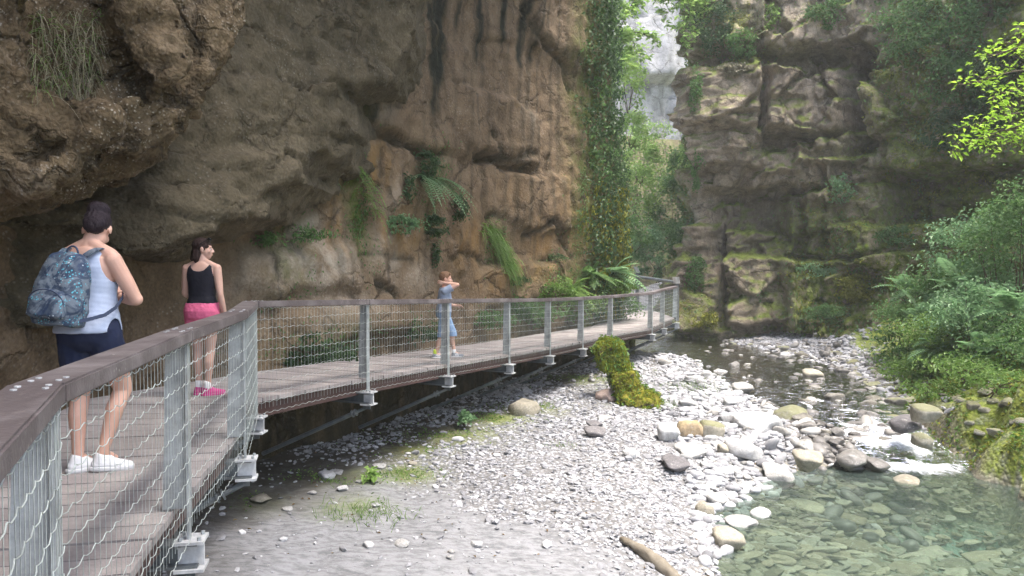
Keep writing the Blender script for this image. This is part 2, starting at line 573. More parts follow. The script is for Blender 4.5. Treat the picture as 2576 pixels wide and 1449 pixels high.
for px, py, rs, rz, a in [(850, 540, .28, .9, 1), (965, 440, .45, .6, 1), (1010, 600, 1.0, .6, .8), (1180, 620, .9, .6, .8), (1250, 700, 1.2, .4, .8), (1290, 480, .7, .4, .4), (1370, 600, .9, .6, .7), (1450, 550, 1.0, 1.2, .55), (1330, 690, 1.2, .3, .8)]:
    np.maximum(W.A['ochre'], a * W.blob(px, py, rs, rz), out=W.A['ochre'])
for px, py, rs, rz, a in [(800, 660, 1.3, .55, .9), (620, 700, .6, .5, .6), (980, 640, .6, .5, .8), (1050, 690, .5, .3, .6), (760, 590, .4, .4, .8), (990, 560, .3, .4, .5), (960, 300, .25, 1.0, .35), (1330, 300, .5, .5, .25), (850, 780, .9, .3, .5), (1000, 480, .25, .4, .5)]:
    np.maximum(W.A['pale'], a * W.blob(px, py, rs, rz), out=W.A['pale'])
W.A['stain_shade'] = np.maximum(W.A['stain_shade'], .8 * foot)  # shade under the deck painted dark onto the cliff foot
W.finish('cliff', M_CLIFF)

# ------------------------------------------------------------------ overhanging rock masses: solid slabs merged and weathered
def slabs(name, polys, mat, voxel, amps, kind='structure', smooth_n=3, blocks=None, moss_fn=None):
    mb = MB()
    for front, push in polys:
        P = [at(*q) for q in front]
        Q = [p + np.array(push, float) for p in P]
        n = len(P)
        mb.add(P + Q, [tuple(range(n))] + [tuple(range(2 * n - 1, n - 1, -1))] + [(i, n + i, n + (i + 1) % n, (i + 1) % n) for i in range(n)])
    me = mb.mesh(name + '_raw')
    bm = bmesh.new(); bm.from_mesh(me)
    bmesh.ops.triangulate(bm, faces=bm.faces[:])
    # recalculating per island keeps every slab closed and outward
    bmesh.ops.recalc_face_normals(bm, faces=bm.faces[:])
    bm.to_mesh(me); bm.free()
    ob = bpy.data.objects.new('raw', me); COL.objects.link(ob)
    r = ob.modifiers.new('r', 'REMESH'); r.mode = 'VOXEL'; r.voxel_size = voxel
    s = ob.modifiers.new('s', 'SMOOTH'); s.iterations = smooth_n; s.factor = .5
    dg = bpy.context.evaluated_depsgraph_get()
    ev = bpy.data.meshes.new_from_object(ob.evaluated_get(dg))
    bpy.data.objects.remove(ob)
    n = len(ev.vertices)
    V = np.empty(n * 3, np.float32); ev.vertices.foreach_get('co', V); V = V.reshape(-1, 3).astype(float)
    N = np.empty(n * 3, np.float32); ev.vertices.foreach_get('normal', N); N = N.reshape(-1, 3).astype(float)
    disp = 0
    for i, (sc, a) in enumerate(amps):
        disp = disp + a * fbm(V / np.array(sc), 4, .55, 50 + i)
    if blocks:
        for sc, a, seed in blocks:
            disp = disp + .55 * a * facets((V + .12 * np.column_stack([vnoise(V * 1.3, 1), vnoise(V * 1.3, 2), vnoise(V * 1.3, 3)])) / np.array(sc), seed, .7, .08, .6)
    V = V + N * np.asarray(disp)[:, None]
    ev.vertices.foreach_set('co', V.astype(np.float32).ravel())
    ev.polygons.foreach_set('use_smooth', np.full(len(ev.polygons), True))
    ev.update()
    if moss_fn:
        a_ = ev.attributes.new('moss', 'FLOAT', 'POINT')
        a_.data.foreach_set('value', np.asarray(moss_fn(V, N), np.float32))
    ev.name = name
    o_ = link(name, ev, mat)
    if kind: tag(o_, kind=kind)
    return o_, V, N


slabs('overhanging_cliff', [
    ([(300, -700, 8.28), (1075, -700, 13.28), (1062, -200, 13.20), (1040, 0, 13.05), (1022, 130, 12.89), (985, 208, 12.55), (905, 200, 11.85), (860, 222, 11.45), (700, 238, 10.22), (560, 205, 9.28), (430, 180, 8.72), (300, 100, 8.28)], (0, 3.2, 0)),
    ([(250, 80, 8.02), (600, 190, 9.17), (760, 215, 10.29), (858, 222, 11.06), (852, 292, 11.01), (822, 378, 10.78), (745, 394, 10.17), (690, 380, 9.78), (560, 420, 8.91), (400, 440, 8.32), (250, 400, 8.02)], (0, 3.2, 0)),
    ([(180, 330, 7.88), (420, 400, 8.18), (640, 385, 9.21), (745, 396, 9.95), (738, 452, 9.89), (690, 462, 9.56), (642, 492, 9.22), (560, 500, 8.69), (380, 520, 8.09), (180, 520, 7.88)], (0, 2.6, 0)),
    ([(100, 420, 7.78), (400, 480, 7.98), (600, 480, 8.77), (640, 492, 9.03), (634, 545, 9.00), (590, 540, 8.71), (545, 562, 8.42), (470, 570, 8.13), (330, 585, 7.84), (120, 560, 7.78)], (-.2, 2.4, 0)),
    ([(100, 500, 7.71), (420, 550, 7.95), (545, 562, 8.34), (530, 595, 8.27), (440, 612, 8.00), (380, 640, 7.87), (300, 650, 7.71), (100, 600, 7.71)], (-.5, 2.2, 0)),
    ([(-250, 450, 6.6), (260, 520, 7.7), (290, 575, 7.8), (230, 582, 7.6), (60, 575, 7.2), (-250, 560, 6.4)], (-.7, 1.6, 0)),
    ([(-250, 580, 6.7), (230, 590, 7.9), (280, 700, 8.0), (250, 830, 8.0), (-250, 830, 6.6)], (-.7, 1.4, 0)),
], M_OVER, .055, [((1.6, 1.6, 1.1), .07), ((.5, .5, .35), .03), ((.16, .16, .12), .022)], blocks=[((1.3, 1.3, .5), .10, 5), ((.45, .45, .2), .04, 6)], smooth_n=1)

slabs('near_overhanging_cliff', [
    ([(-900, -1500, 4.4), (640, -1500, 8.0), (640, -200, 7.5), (622, 0, 7.2), (585, 70, 7.1), (562, 135, 7.0), (520, 210, 6.85), (505, 272, 6.8), (470, 300, 6.7), (425, 345, 6.5), (385, 385, 6.4), (335, 412, 6.2), (300, 402, 6.1), (230, 430, 5.9), (-900, 430, 4.2)], (-1.3, 2.0, 0)),
    ([(-600, 200, 4.3), (90, 240, 5.2), (150, 228, 5.3), (255, 262, 5.5), (272, 290, 5.5), (240, 345, 5.45), (205, 400, 5.4), (120, 458, 5.25), (0, 492, 5.0), (-600, 560, 4.2)], (-1.0, 1.8, 0)),
    ([(250, -700, 6.0), (480, -700, 6.6), (470, 40, 6.3), (490, 100, 6.3), (470, 190, 6.2), (400, 210, 6.1), (330, 170, 6.0), (280, 60, 5.9)], (-1.0, 1.5, 0)),
    ([(-600, -700, 4.2), (60, -700, 5.2), (75, 100, 5.2), (60, 200, 5.1), (0, 235, 5.0), (-600, 250, 4.2)], (-1.0, 1.5, 0)),
    ([(300, 230, 6.0), (440, 250, 6.35), (400, 330, 6.25), (330, 400, 6.1), (270, 380, 5.95), (285, 290, 5.95)], (-.6, 1.2, 0)),
], M_NEAR, .042, [((1.2, 1.2, 1.0), .12), ((.4, .4, .32), .08), ((.12, .12, .1), .05)], blocks=[((.5, .5, .4), .10, 8), ((.2, .2, .16), .045, 9)], smooth_n=2)

# ------------------------------------------------------------------ right cliff
RW = Wall([(12, 46), (9.2, 36), (7.35, 30.5), (6.85, 28.5), (7.5, 27.6), (9, 27.4), (10.6, 27), (12.2, 25.6), (13.6, 23.2), (14.6, 20), (15, 15), (14.6, 9), (14, 0)], .065, -2.6, 17, 1, (12, 17.5, 47))
W = RW
B3 = W.base
o = W.off
W.warp(.22, .8, 3)
BX = [(1740, 1905, -60, 138, .55), (1895, 2190, -60, 135, .75), (1790, 2120, 135, 172, -.35), (1757, 1895, 168, 335, .75), (1905, 2125, 178, 338, .95), (1888, 1910, 190, 335, -.45),
      (1765, 1900, 335, 425, .55), (1912, 2045, 337, 374, -.6), (1900, 2010, 372, 440, .45), (1990, 2200, 345, 410, .7), (1985, 2110, 405, 470, .65), (2095, 2210, 400, 480, .55), (1890, 1990, 430, 500, .35),
      (1780, 2025, 470, 655, -.75), (1785, 1850, 425, 480, .5), (1782, 1850, 515, 580, .35), (1745, 1800, 560, 640, .35), (1828, 1992, 575, 815, .7), (1808, 1828, 560, 830, -.5), (1712, 1812, 640, 830, .5),
      (1985, 2260, 478, 640, .75), (2100, 2290, 560, 660, .4), (1968, 2300, 650, 845, 1.2), (1990, 2150, 690, 850, .4), (2140, 2200, 130, 385, -.9), (2200, 2420, 150, 420, .8), (2190, 2300, -80, 140, .3), (2300, 2600, -80, 140, .9), (2250, 2600, 425, 560, -1.1), (2230, 2420, 560, 680, .4)]
for x0, x1, y0, y1, a in BX:
    o += a * W.box(x0, x1, y0, y1, .09, .08)
Q = B3 + .14 * np.column_stack([vnoise(B3 * .8, 61), vnoise(B3 * .8, 62), .6 * vnoise(B3 * .8, 63)])
for sc, a, seed in [((1.9, 1.9, 1.5), .62, 70), ((.75, .75, .6), .26, 80), ((.3, .3, .24), .085, 90)]:
    o += .5 * a * facets(Q / np.array(sc), seed, .75, .06, .4)
o += .3 * fbm(B3 / 3.2, 2, .5, 66) + .05 * fbm(B3 / .5, 4, .6, 67) + .04 * fbm(B3 / .15, 2, .6, 68)
o += .6 * (1 - sstep(-1.3, .4, W.Z))
mo = W.A['moss']
sR = W.sz(1960, 600)[0]
right_low = sstep(sR - .6, sR + .6, W.Sw) * (1 - sstep(1.8, 4.6, W.Zw))
np.maximum(mo, 1.0 * right_low, out=mo)
sR2 = W.sz(2190, 600)[0]
np.maximum(mo, .95 * sstep(sR2 - .5, sR2 + 1.2, W.Sw), out=mo)
np.maximum(mo, .8 * (1 - sstep(-.8, 1.2, W.Zw)) * (1 - sstep(W.sz(1800, 600)[0], W.sz(1850, 600)[0], W.Sw)), out=mo)
np.maximum(mo, .9 * (1 - sstep(W.sz(1742, 500)[0], W.sz(1772, 500)[0], W.Sw)), out=mo)
for px, py, rs, rz, a in [(1850, 160, .9, .25, .9), (1830, 60, 1.0, 1.0, .9), (2080, 40, .7, .5, .7), (1870, 385, .3, .2, .6), (2150, 380, .6, .5, .5), (1900, 740, .4, .9, .35), (2250, 190, .7, .4, .7)]:
    np.maximum(mo, a * W.blob(px, py, rs, rz), out=mo)
for px, py, rs, rz, a in [(2020, 300, .3, 1.2, .5), (2090, 230, .15, 1.0, .5), (1980, 600, .2, .9, .5)]:
    np.maximum(W.A['stain_shade'], a * W.blob(px, py, rs, rz), out=W.A['stain_shade'])
np.maximum(W.A['stain_shade'], .75 * W.box(2140, 2195, 130, 385, .3), out=W.A['stain_shade'])  # shade painted into the rock colour: gully here, recesses in the next lines
np.maximum(W.A['stain_shade'], .55 * W.box(1780, 2025, 480, 655, .3), out=W.A['stain_shade'])
np.maximum(W.A['stain_shade'], .5 * W.box(1790, 2120, 135, 172, .3), out=W.A['stain_shade'])  # painted shadow of the upper shelf
np.maximum(W.A['stain_shade'], .6 * W.box(2250, 2600, 425, 560, .4), out=W.A['stain_shade'])
for px, py, rs, rz, a in [(2200, 730, 1.2, .5, .8), (2080, 620, .7, .4, .6), (1760, 780, .4, .4, .9), (2050, 520, .5, .3, .5)]:
    np.maximum(W.A['ochre'], a * W.blob(px, py, rs, rz), out=W.A['ochre'])
W.finish('mossy_cliff', M_RIGHT)

# ------------------------------------------------------------------ the gorge beyond the bend
FW = Wall([(-12, 50), (-4, 56), (4, 60), (10, 62), (16, 64), (26, 66), (40, 66)], .3, -3, 42, 1, (20, 0, 99))
W = FW; B3 = W.base
W.off += .9 * fbm(B3 / 9, 4, .55, 3) + .45 * fbm(B3 / np.array([1.8, 1.8, 6]), 4, .6, 4)
f1, f2, c = worley(B3 / np.array([3.5, 3.5, 4.5]), 14)
W.off += .5 * facets(B3 / np.array([3.2, 3.2, 4.0]), 14, .6, .08, .8)
W.A['stain_shade'] = .5 * sstep(.1, .6, fbm(B3 / np.array([1.5, 1.5, 7]), 4, .6, 9))
for px, py, rs, rz in [(1605, 298, .6, .3), (1575, 212, .3, .5), (1705, 290, .6, .4), (1635, 220, .3, .6)]:
    np.maximum(W.A['stain_shade'], W.blob(px, py, rs, rz), out=W.A['stain_shade'])
W.finish('pale_cliff', M_FAR)
SW = Wall([(-6, 37), (0, 39), (4, 41), (7, 43), (10, 45), (13, 46)], .2, -3, 9.5, 1, (20, 0, 99))
W = SW; B3 = W.base
W.off += -.42 * (W.Z + 1) + .5 * fbm(B3 / 3, 4, .5, 5) + .15 * fbm(B3 / .7, 3, .6, 6)
W.A['moss'] = .4 + 0 * W.off
W.finish('earth_slope', M_SLOPE)
# ------------------------------------------------------------------ ground, pool and stream
WATER_Z = -1.85
STREAM = np.array([(6.35, 11.9, -1.87, .75), (6.5, 12.9, -1.74, .85), (6.5, 13.7, -1.60, .95), (6.5, 14.6, -1.50, 1.2), (6.45, 16.2, -1.44, 1.5), (6.45, 18, -1.42, 1.6), (6.5, 20, -1.39, 1.5), (6.5, 22.3, -1.37, 1.4), (6.0, 25, -1.35, 1.7), (5.6, 28, -1.33, 1.5), (5.2, 33, -1.3, 1.3), (4, 40, -1.2, 1)])
ss, SP = smooth_path(STREAM, .1)


def near_stream(XY):
    out_d = np.full(len(XY), 99.0); idx = np.zeros(len(XY), int)
    for i in range(0, len(SP), 2):
        d = np.hypot(XY[:, 0] - SP[i, 0], XY[:, 1] - SP[i, 1])
        m = d < out_d
        out_d[m] = d[m]; idx[m] = i
    return out_d, idx


CP = [onz(*p) for p in [(600, 1440, -1.42), (1000, 1440, -1.5), (1400, 1440, -1.56), (1000, 1250, -1.45), (700, 1300, -1.4), (900, 1110, -1.32), (1300, 1010, -1.35), (1100, 1060, -1.34), (1300, 1250, -1.46),
                        (1500, 1100, -1.38), (1600, 1250, -1.52), (1700, 1150, -1.5), (1500, 980, -1.33), (1650, 950, -1.26), (1800, 1430, -1.87), (1775, 1290, -1.86), (1900, 1200, -1.84), (2010, 1185, -1.86), (1700, 1330, -1.66), (1720, 1430, -1.72),
                        (2000, 1400, -2.15), (2300, 1300, -2.35), (2500, 1440, -2.9), (2100, 1240, -2.1), (2576, 1440, -3.0), (2000, 1300, -2.1), (2300, 1400, -2.6), (2450, 1250, -2.4),
                        (1800, 1050, -1.45), (2000, 1120, -1.6), (1980, 1060, -1.5), (1780, 960, -1.3), (1720, 900, -1.22), (2300, 990, -1.38), (2250, 930, -1.3), (2080, 880, -1.28), (2200, 880, -1.2), (1950, 868, -1.28),
                        (2392, 1165, -1.70), (2386, 1085, -1.36), (2430, 1010, -.98), (2385, 1010, -1.12), (2395, 965, -.95), (2500, 1000, -.92), (2576, 1010, -.78), (2576, 1110, -1.2), (2480, 1120, -1.45), (2576, 1190, -1.5), (2500, 1175, -1.66), (2576, 930, -.3), (2576, 850, -.15),
                        (2250, 900, -1.1), (2400, 900, -.85), (2335, 1000, -1.27)]]
CP += [np.array(p, float) for p in [(13, 16, .9), (13, 22, .2), (14, 10, 1.0), (11, 6, -.3), (9.5, 2.5, -1.2), (12, -5, .5), (3, 4, -2.05), (5, 4.5, -3), (6.5, 2, -2.8), (2, 0, -2), (0, 3.5, -1.75), (-2, 3, -1.55), (-3, 6, -1.45),
                                    (0, -6, -1.8), (6, -6, -2.5), (5.5, 27, -1.45), (4, 35, -1), (6, 45, 0), (8, 60, 4), (2.5, 20, -1.3), (-4, 9, -1.2), (11.5, 19, .1), (11.3, 23, -.5), (-8, 20, -1), (18, 30, 0), (20, 0, 1), (-10, -10, -1), (20, -20, 0), (-10, 40, 0)]]
CP = np.array(CP)
D = np.hypot(CP[:, None, 0] - CP[None, :, 0], CP[:, None, 1] - CP[None, :, 1])
nC = len(CP)
Amat = np.block([[D + 1e-3 * np.eye(nC), np.ones((nC, 1))], [np.ones((1, nC)), np.zeros((1, 1))]])
COEF = np.linalg.solve(Amat, np.concatenate([CP[:, 2], [0]]))


def ground_z(XY, detail=True):
    XY = np.asarray(XY, float)
    z = np.zeros(len(XY))
    for i in range(0, len(XY), 20000):
        q = XY[i:i + 20000]
        z[i:i + 20000] = np.hypot(q[:, None, 0] - CP[None, :, 0], q[:, None, 1] - CP[None, :, 1]) @ COEF[:-1] + COEF[-1]
    z = np.clip(z, -3.2, 3)
    far = sstep(25, 60, np.maximum(np.abs(XY[:, 0] - 4), np.abs(XY[:, 1] - 16)))
    z = z * (1 - far) - 1 * far
    d, ix = near_stream(XY)
    bed = SP[ix, 2] - .13
    t = 1 - sstep(SP[ix, 3] * .75, SP[ix, 3] * 1.25, d)
    z = z * (1 - t) + bed * t
    if detail:
        P3 = np.column_stack([XY, 0 * z])
        bank = sstep(7.2, 8.6, XY[:, 0] + 0 * z) * sstep(-1.5, -1.0, z)
        z = z + .05 * fbm(P3 / .9, 4, .55, 2) + .026 * fbm(P3 / .2, 3, .6, 4) + bank * .16 * fbm(P3 / .7, 4, .6, 7)
    return z


def axis(lo, hi, step, far):
    a = np.arange(lo, hi + 1e-6, step)
    k = []; s, p = step, hi
    while p < far:
        s *= 1.35; p += s; k.append(p)
    b = []; s, p = step, lo
    while p > -far:
        s *= 1.35; p -= s; b.append(p)
    return np.concatenate([b[::-1], a, k])


gx, gy = axis(-5.5, 12.5, .085, 60), axis(3.5, 30, .085, 60)
GX, GY = np.meshgrid(gx, gy, indexing='ij')
GXY = np.column_stack([GX.ravel(), GY.ravel()])
GZ = ground_z(GXY)
P3 = np.column_stack([GXY, 0 * GZ])
nz = fbm(P3 / 1.1, 4, .6, 31)
sand = 1 - sstep(7.6, 9.2, GXY[:, 1] + .85 * GXY[:, 0] + 1.4 * nz)
c = onz(1900, 1145, -1.52); sand = np.maximum(sand, np.exp(-((GXY[:, 0] - c[0]) / .8) ** 2 - ((GXY[:, 1] - c[1]) / .9) ** 2) * 1.1)
c = onz(1720, 1090, -1.5); sand = np.maximum(sand, np.exp(-((GXY[:, 0] - c[0]) / .5) ** 2 - ((GXY[:, 1] - c[1]) / .5) ** 2) * .9)
gm = np.zeros(len(GZ))
for px, py, r, a in [(1020, 1135, .55, 1), (1120, 1100, .7, 1), (1230, 1060, .7, 1), (1330, 1030, .7, .7), (1450, 960, .9, .9), (900, 1200, .4, .6), (780, 1210, .4, .7), (1020, 1190, .4, .8), (880, 1270, .4, .5), (1600, 1010, .6, .5), (1740, 960, .9, .35), (640, 1270, .35, .6)]:
    c = onz(px, py, -1.4)
    gm = np.maximum(gm, a * np.exp(-((GXY[:, 0] - c[0]) ** 2 + (GXY[:, 1] - c[1]) ** 2) / r ** 2))
bx_ = -.35 + np.interp(GXY[:, 1], [6, 8, 9.6, 11.3, 12.3, 14.5, 16, 18.5, 21, 24], [5.6, 6.0, 6.3, 6.5, 6.75, 7.9, 8.6, 9.3, 10.2, 11])
bankm = sstep(-.25, .15, GXY[:, 0] - bx_ + .25 * nz) * sstep(WATER_Z - .05, WATER_Z + .12, GZ) * sstep(2, 4, GXY[:, 1])
gm = np.maximum(gm, bankm)
wet = 1 - sstep(WATER_Z - .02, WATER_Z + .13, GZ + .04 * nz)
dS, iS = near_stream(GXY)
wet = np.maximum(wet, 1 - sstep(.9, 1.35, dS / SP[iS, 3] + .2 * nz))
deep = 1 - sstep(-2.8, -2.2, GZ)
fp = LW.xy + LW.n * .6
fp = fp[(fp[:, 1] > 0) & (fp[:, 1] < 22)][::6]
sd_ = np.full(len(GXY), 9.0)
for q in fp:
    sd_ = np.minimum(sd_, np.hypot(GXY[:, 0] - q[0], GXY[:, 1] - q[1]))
soil = 1 - sstep(.9, 2.0, sd_ + .45 * nz)  # under-deck shade, painted dark onto the ground along the wall foot
ng = NT('gravel_ground')
fine = ng.noise(38, 3, .7); med = ng.noise(5, 5, .6); bigv = ng.noise(1.2, 4, .6, dist=.6)
vc = ng.vor(17, out='Color'); vd = ng.vor(17)
vsep = ng.n('ShaderNodeSeparateColor', Color=vc).outputs[0]
peb = ng.ramp(vsep, [(0, (.17, .17, .178)), (.5, (.27, .272, .282)), (1, (.40, .402, .415))])
peb = ng.mix(ng.ramp(vd, [(.3, 0), (.62, .85)]), peb, (.12, .115, .11))
sandc = ng.mix(ng.ramp(ng.noise(7, 6, .7, vec=ng.scalevec(1, 2.4, 1)), [(.40, 0), (.56, 1)]), (.115, .117, .122), (.225, .228, .236))
sandc = ng.mix(ng.ramp(bigv, [(.3, .0), (.7, .35)]), sandc, (.27, .272, .28))
cc = ng.mix(ng.attr('sand'), peb, sandc)
mossc = ng.mix(ng.ramp(ng.noise(6, 5, .7), [(.35, 0), (.65, 1)]), (.085, .12, .018), (.24, .28, .05))
earth = ng.mix(med, (.06, .05, .03), (.14, .12, .08))
mossc = ng.mix(ng.ramp(ng.noise(2.3, 5, .7), [(.52, 0), (.68, .55)]), mossc, earth)
mfac = ng.math('MULTIPLY', ng.attr('moss'), ng.ramp(ng.noise(3.6, 5, .7), [(.3, .35), (.5, 1)]))
cc = ng.mix(mfac, cc, mossc)
shadec = ng.mix(med, (.028, .025, .019), (.085, .075, .06))
cc = ng.mix(ng.math('MULTIPLY', ng.attr('soil'), ng.ramp(ng.noise(4, 5, .7), [(.3, .55), (.55, 1)])), cc, shadec)
cc = ng.mix(ng.attr('wet'), cc, ng.mix(.62, cc, (.06, .045, .025), 'MULTIPLY') if False else ng.mix(vsep, (.09, .08, .055), (.26, .235, .175)))
cc = ng.mix(ng.attr('deep'), cc, ng.mix(med, (.10, .17, .145), (.20, .29, .25)))
hh = ng.math('ADD', ng.math('MULTIPLY', ng.math('SUBTRACT', 1.0, vd), ng.math('SUBTRACT', 1.0, ng.math('MULTIPLY', ng.attr('sand'), .85))), ng.math('MULTIPLY', fine, .4))
M_GROUND = ng.done(ng.bsdf(cc, ng.math('SUBTRACT', .92, ng.math('MULTIPLY', ng.attr('wet'), .35)), ng.bump(hh, .8, .03), spec=.25))
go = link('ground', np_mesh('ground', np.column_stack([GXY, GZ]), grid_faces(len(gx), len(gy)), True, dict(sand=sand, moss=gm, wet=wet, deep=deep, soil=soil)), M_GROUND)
tag(go, kind='structure')
GROUND_FIELDS = (gx, gy, GZ.reshape(len(gx), len(gy)), gm.reshape(len(gx), len(gy)), sand.reshape(len(gx), len(gy)))


def gz1(x, y):
    gx_, gy_, Z, _, _ = GROUND_FIELDS
    i = min(max(np.searchsorted(gx_, x) - 1, 0), len(gx_) - 2); j = min(max(np.searchsorted(gy_, y) - 1, 0), len(gy_) - 2)
    u = (x - gx_[i]) / (gx_[i + 1] - gx_[i]); v = (y - gy_[j]) / (gy_[j + 1] - gy_[j])
    return float((1 - u) * (1 - v) * Z[i, j] + u * (1 - v) * Z[i + 1, j] + (1 - u) * v * Z[i, j + 1] + u * v * Z[i + 1, j + 1])


# water: clear, greenish, with foam where it tumbles over the stones
def water_mat(name, tint, rip_scale, rip, foam, body=.06, body_col=(.12, .22, .18)):
    t = NT(name)
    n1 = t.noise(rip_scale, 3, .5, vec=t.scalevec(.55, 1.25, 1), dist=.5)
    n2 = t.noise(rip_scale * 3.3, 2, .5)
    nb = t.bump(t.math('ADD', n1, t.math('MULTIPLY', n2, .3)), rip, .05)
    tr = t.n('ShaderNodeBsdfTransparent', Color=tint)
    df = t.n('ShaderNodeBsdfDiffuse', Color=body_col)
    under = t.n('ShaderNodeMixShader', i0=body, i1=tr.outputs[0], i2=df.outputs[0])
    gl = t.n('ShaderNodeBsdfGlossy', Color=(1, 1, 1), Roughness=.05)
    t.set(gl.inputs['Normal'], nb)
    fr = t.n('ShaderNodeFresnel', IOR=1.33)
    t.set(fr.inputs['Normal'], nb)
    sh = t.n('ShaderNodeMixShader', i0=fr.outputs[0], i1=under.outputs[0], i2=gl.outputs[0])
    if foam:
        f = t.ramp(t.math('ADD', t.math('MULTIPLY', t.attr('foam'), .75), t.math('MULTIPLY', t.noise(9, 6, .75, vec=t.scalevec(1.5, .6, 1)), .62)), [(.66, 0), (.98, 1)])
        fo = t.bsdf((.82, .85, .9), .6, t.bump(t.noise(30, 3), .6, .03), spec=.4)
        sh = t.n('ShaderNodeMixShader', i0=f, i1=sh.outputs[0], i2=fo.outputs[0])
    return t.done(sh)


M_POOL = water_mat('pool_water', (.78, .89, .82), 5.5, .3, True, .30, (.08, .112, .10))
M_STREAM = water_mat('stream_water', (.78, .76, .70), 7, 1.0, True, .10, (.22, .20, .18))
px_, py_ = np.arange(1.0, 9.6, .08), np.arange(1.5, 12.9, .08)
PX, PY = np.meshgrid(px_, py_, indexing='ij')
PV = np.column_stack([PX.ravel(), PY.ravel(), np.full(PX.size, WATER_Z)])
q = np.array([6.35, 12.0])
rr = np.hypot((PV[:, 0] - q[0]) / 1.3, (PV[:, 1] - q[1]) / .9)
PV[:, 2] += .012 * fbm(PV / .5, 3, .5, 3) * (1 + 2 * np.exp(-rr ** 2))
foam_p = .75 * np.exp(-(rr * 1.1) ** 2)
tag(link('pool_water', np_mesh('pool_water', PV, grid_faces(len(px_), len(py_)), True, dict(foam=foam_p)), M_POOL), kind='structure')
nv = 33
tt = np.gradient(SP[:, :2], axis=0); tt /= np.linalg.norm(tt, axis=1, keepdims=True)
nn = np.stack([tt[:, 1], -tt[:, 0]], 1)
u = np.linspace(-1.35, 1.35, nv)
SV = np.concatenate([np.column_stack([SP[i, :2] + nn[i] * (k * SP[i, 3]), SP[i, 2]]) for i in range(len(SP)) for k in u]).reshape(-1, 3) if False else \
    np.stack([np.column_stack([SP[i, 0] + nn[i, 0] * u * SP[i, 3], SP[i, 1] + nn[i, 1] * u * SP[i, 3], np.full(nv, SP[i, 2])]) for i in range(len(SP))]).reshape(-1, 3)
grad = np.abs(np.gradient(SP[:, 2], ss))
fo_ = np.repeat(np.clip(grad * 5.5, 0, 1), nv) * np.tile(np.exp(-(u / .85) ** 4), len(SP))
fo_ = fo_ * (.45 + .55 * sstep(-.25, .25, fbm(SV / np.array([.35, .6, 1]), 3, .6, 78)))
fo_ = np.maximum(fo_, .75 * sstep(.05, .4, fbm(SV / np.array([.5, .7, 1]), 3, .6, 77)) * np.repeat(1 - sstep(15, 21, SP[:, 1]), nv))
SV[:, 2] += (.04 + .07 * fo_) * fbm(SV / np.array([.35, .5, .4]), 4, .6, 5)
tag(link('stream_water', np_mesh('stream_water', SV, grid_faces(len(SP), nv), True, dict(foam=fo_)), M_STREAM), kind='structure')
# ------------------------------------------------------------------ materials of the walkway
def wood_mat(name, a, b, c, along=(9, 9, 9), rough=.75, speck=0.0):
    t = NT(name)
    rnd = t.n('ShaderNodeNewGeometry').outputs['Random Per Island']
    n1 = t.noise(1.0, 6, .65, vec=t.scalevec(*along), dist=.6)
    n2 = t.noise(2.2, 5, .7)
    col = t.mix(n1, a, b)
    col = t.mix(t.ramp(n2, [(.45, 0), (.7, .8)]), col, c)
    col = t.mix(t.math('MULTIPLY', rnd, .35), col, tuple(.45 * q for q in a))
    if speck:
        col = t.mix(t.math('MULTIPLY', t.ramp(t.vor(30), [(.1, 1), (.22, 0)]), t.ramp(t.noise(3, 3), [(.55, 0), (.65, speck)])), col, (.5, .5, .45))
    return t.done(t.bsdf(col, rough, t.bump(t.math('ADD', n1, t.noise(60, 3)), .35, .01), spec=.3))


M_DECK = wood_mat('weathered_decking', (.21, .185, .18), (.32, .29, .285), (.43, .395, .37), (2.2, 14, 10), .8, .5)
M_RAIL = wood_mat('dark_handrail_wood', (.075, .062, .062), (.165, .14, .142), (.31, .28, .28), (16, 2.2, 16), .55, .5)
M_FASCIA = wood_mat('dark_edge_wood', (.06, .032, .03), (.11, .065, .055), (.13, .09, .08), (4, 4, 20), .7)


def steel_mat(name, col, rough=.5, metal=.45):
    t = NT(name)
    n = t.noise(6, 6, .7); n2 = t.noise(55, 3, .6)
    c = t.mix(t.ramp(n, [(.35, 0), (.68, 1)]), tuple(.62 * q for q in col), tuple(min(1, 1.2 * q) for q in col))
    c = t.mix(t.ramp(t.noise(2.6, 5, .75, vec=t.scalevec(3, 3, .6)), [(.58, 0), (.72, .35)]), c, (.26, .22, .15))
    return t.done(t.bsdf(c, t.math('ADD', rough - .1, t.math('MULTIPLY', n2, .25)), t.bump(n2, .2, .004), metal=metal, spec=.4))


M_STEEL = steel_mat('galvanised_steel', (.40, .43, .44))
M_WIRE = steel_mat('wire_steel', (.50, .55, .53), .45, .3)
M_DKSTEEL = steel_mat('dark_steel', (.13, .145, .15), .5, .4)
M_PALESTEEL = steel_mat('pale_steel', (.55, .56, .57), .45, .3)

# ------------------------------------------------------------------ boardwalk
DK = EDGE + [np.array([4.75, 24.6, -.2]), np.array([3.6, 26.3, -.12]), np.array([1.2, 27.6, -.1])]
nD = len(DK)


def tang(i):
    a = DK[min(i + 1, nD - 1)] - DK[i]; b = DK[i] - DK[max(i - 1, 0)]
    a = a / (np.linalg.norm(a) + 1e-9); b = b / (np.linalg.norm(b) + 1e-9)
    t = a + b; t[2] = 0
    return t / np.linalg.norm(t)


OUTN = [np.array([tang(i)[1], -tang(i)[0], 0]) for i in range(nD)]       # towards the stream
WID = 1.68
INNER = [DK[i] - OUTN[i] * WID for i in range(nD)]
boardwalk = empty('boardwalk', tuple(EDGE[3]))
tag(boardwalk, 'weathered wooden boardwalk on steel brackets winding along the cliff', 'boardwalk')


def keep(o, par):
    """parent without moving"""
    o.parent = par
    o.matrix_parent_inverse = Matrix.Translation(par.location).inverted()
    return o


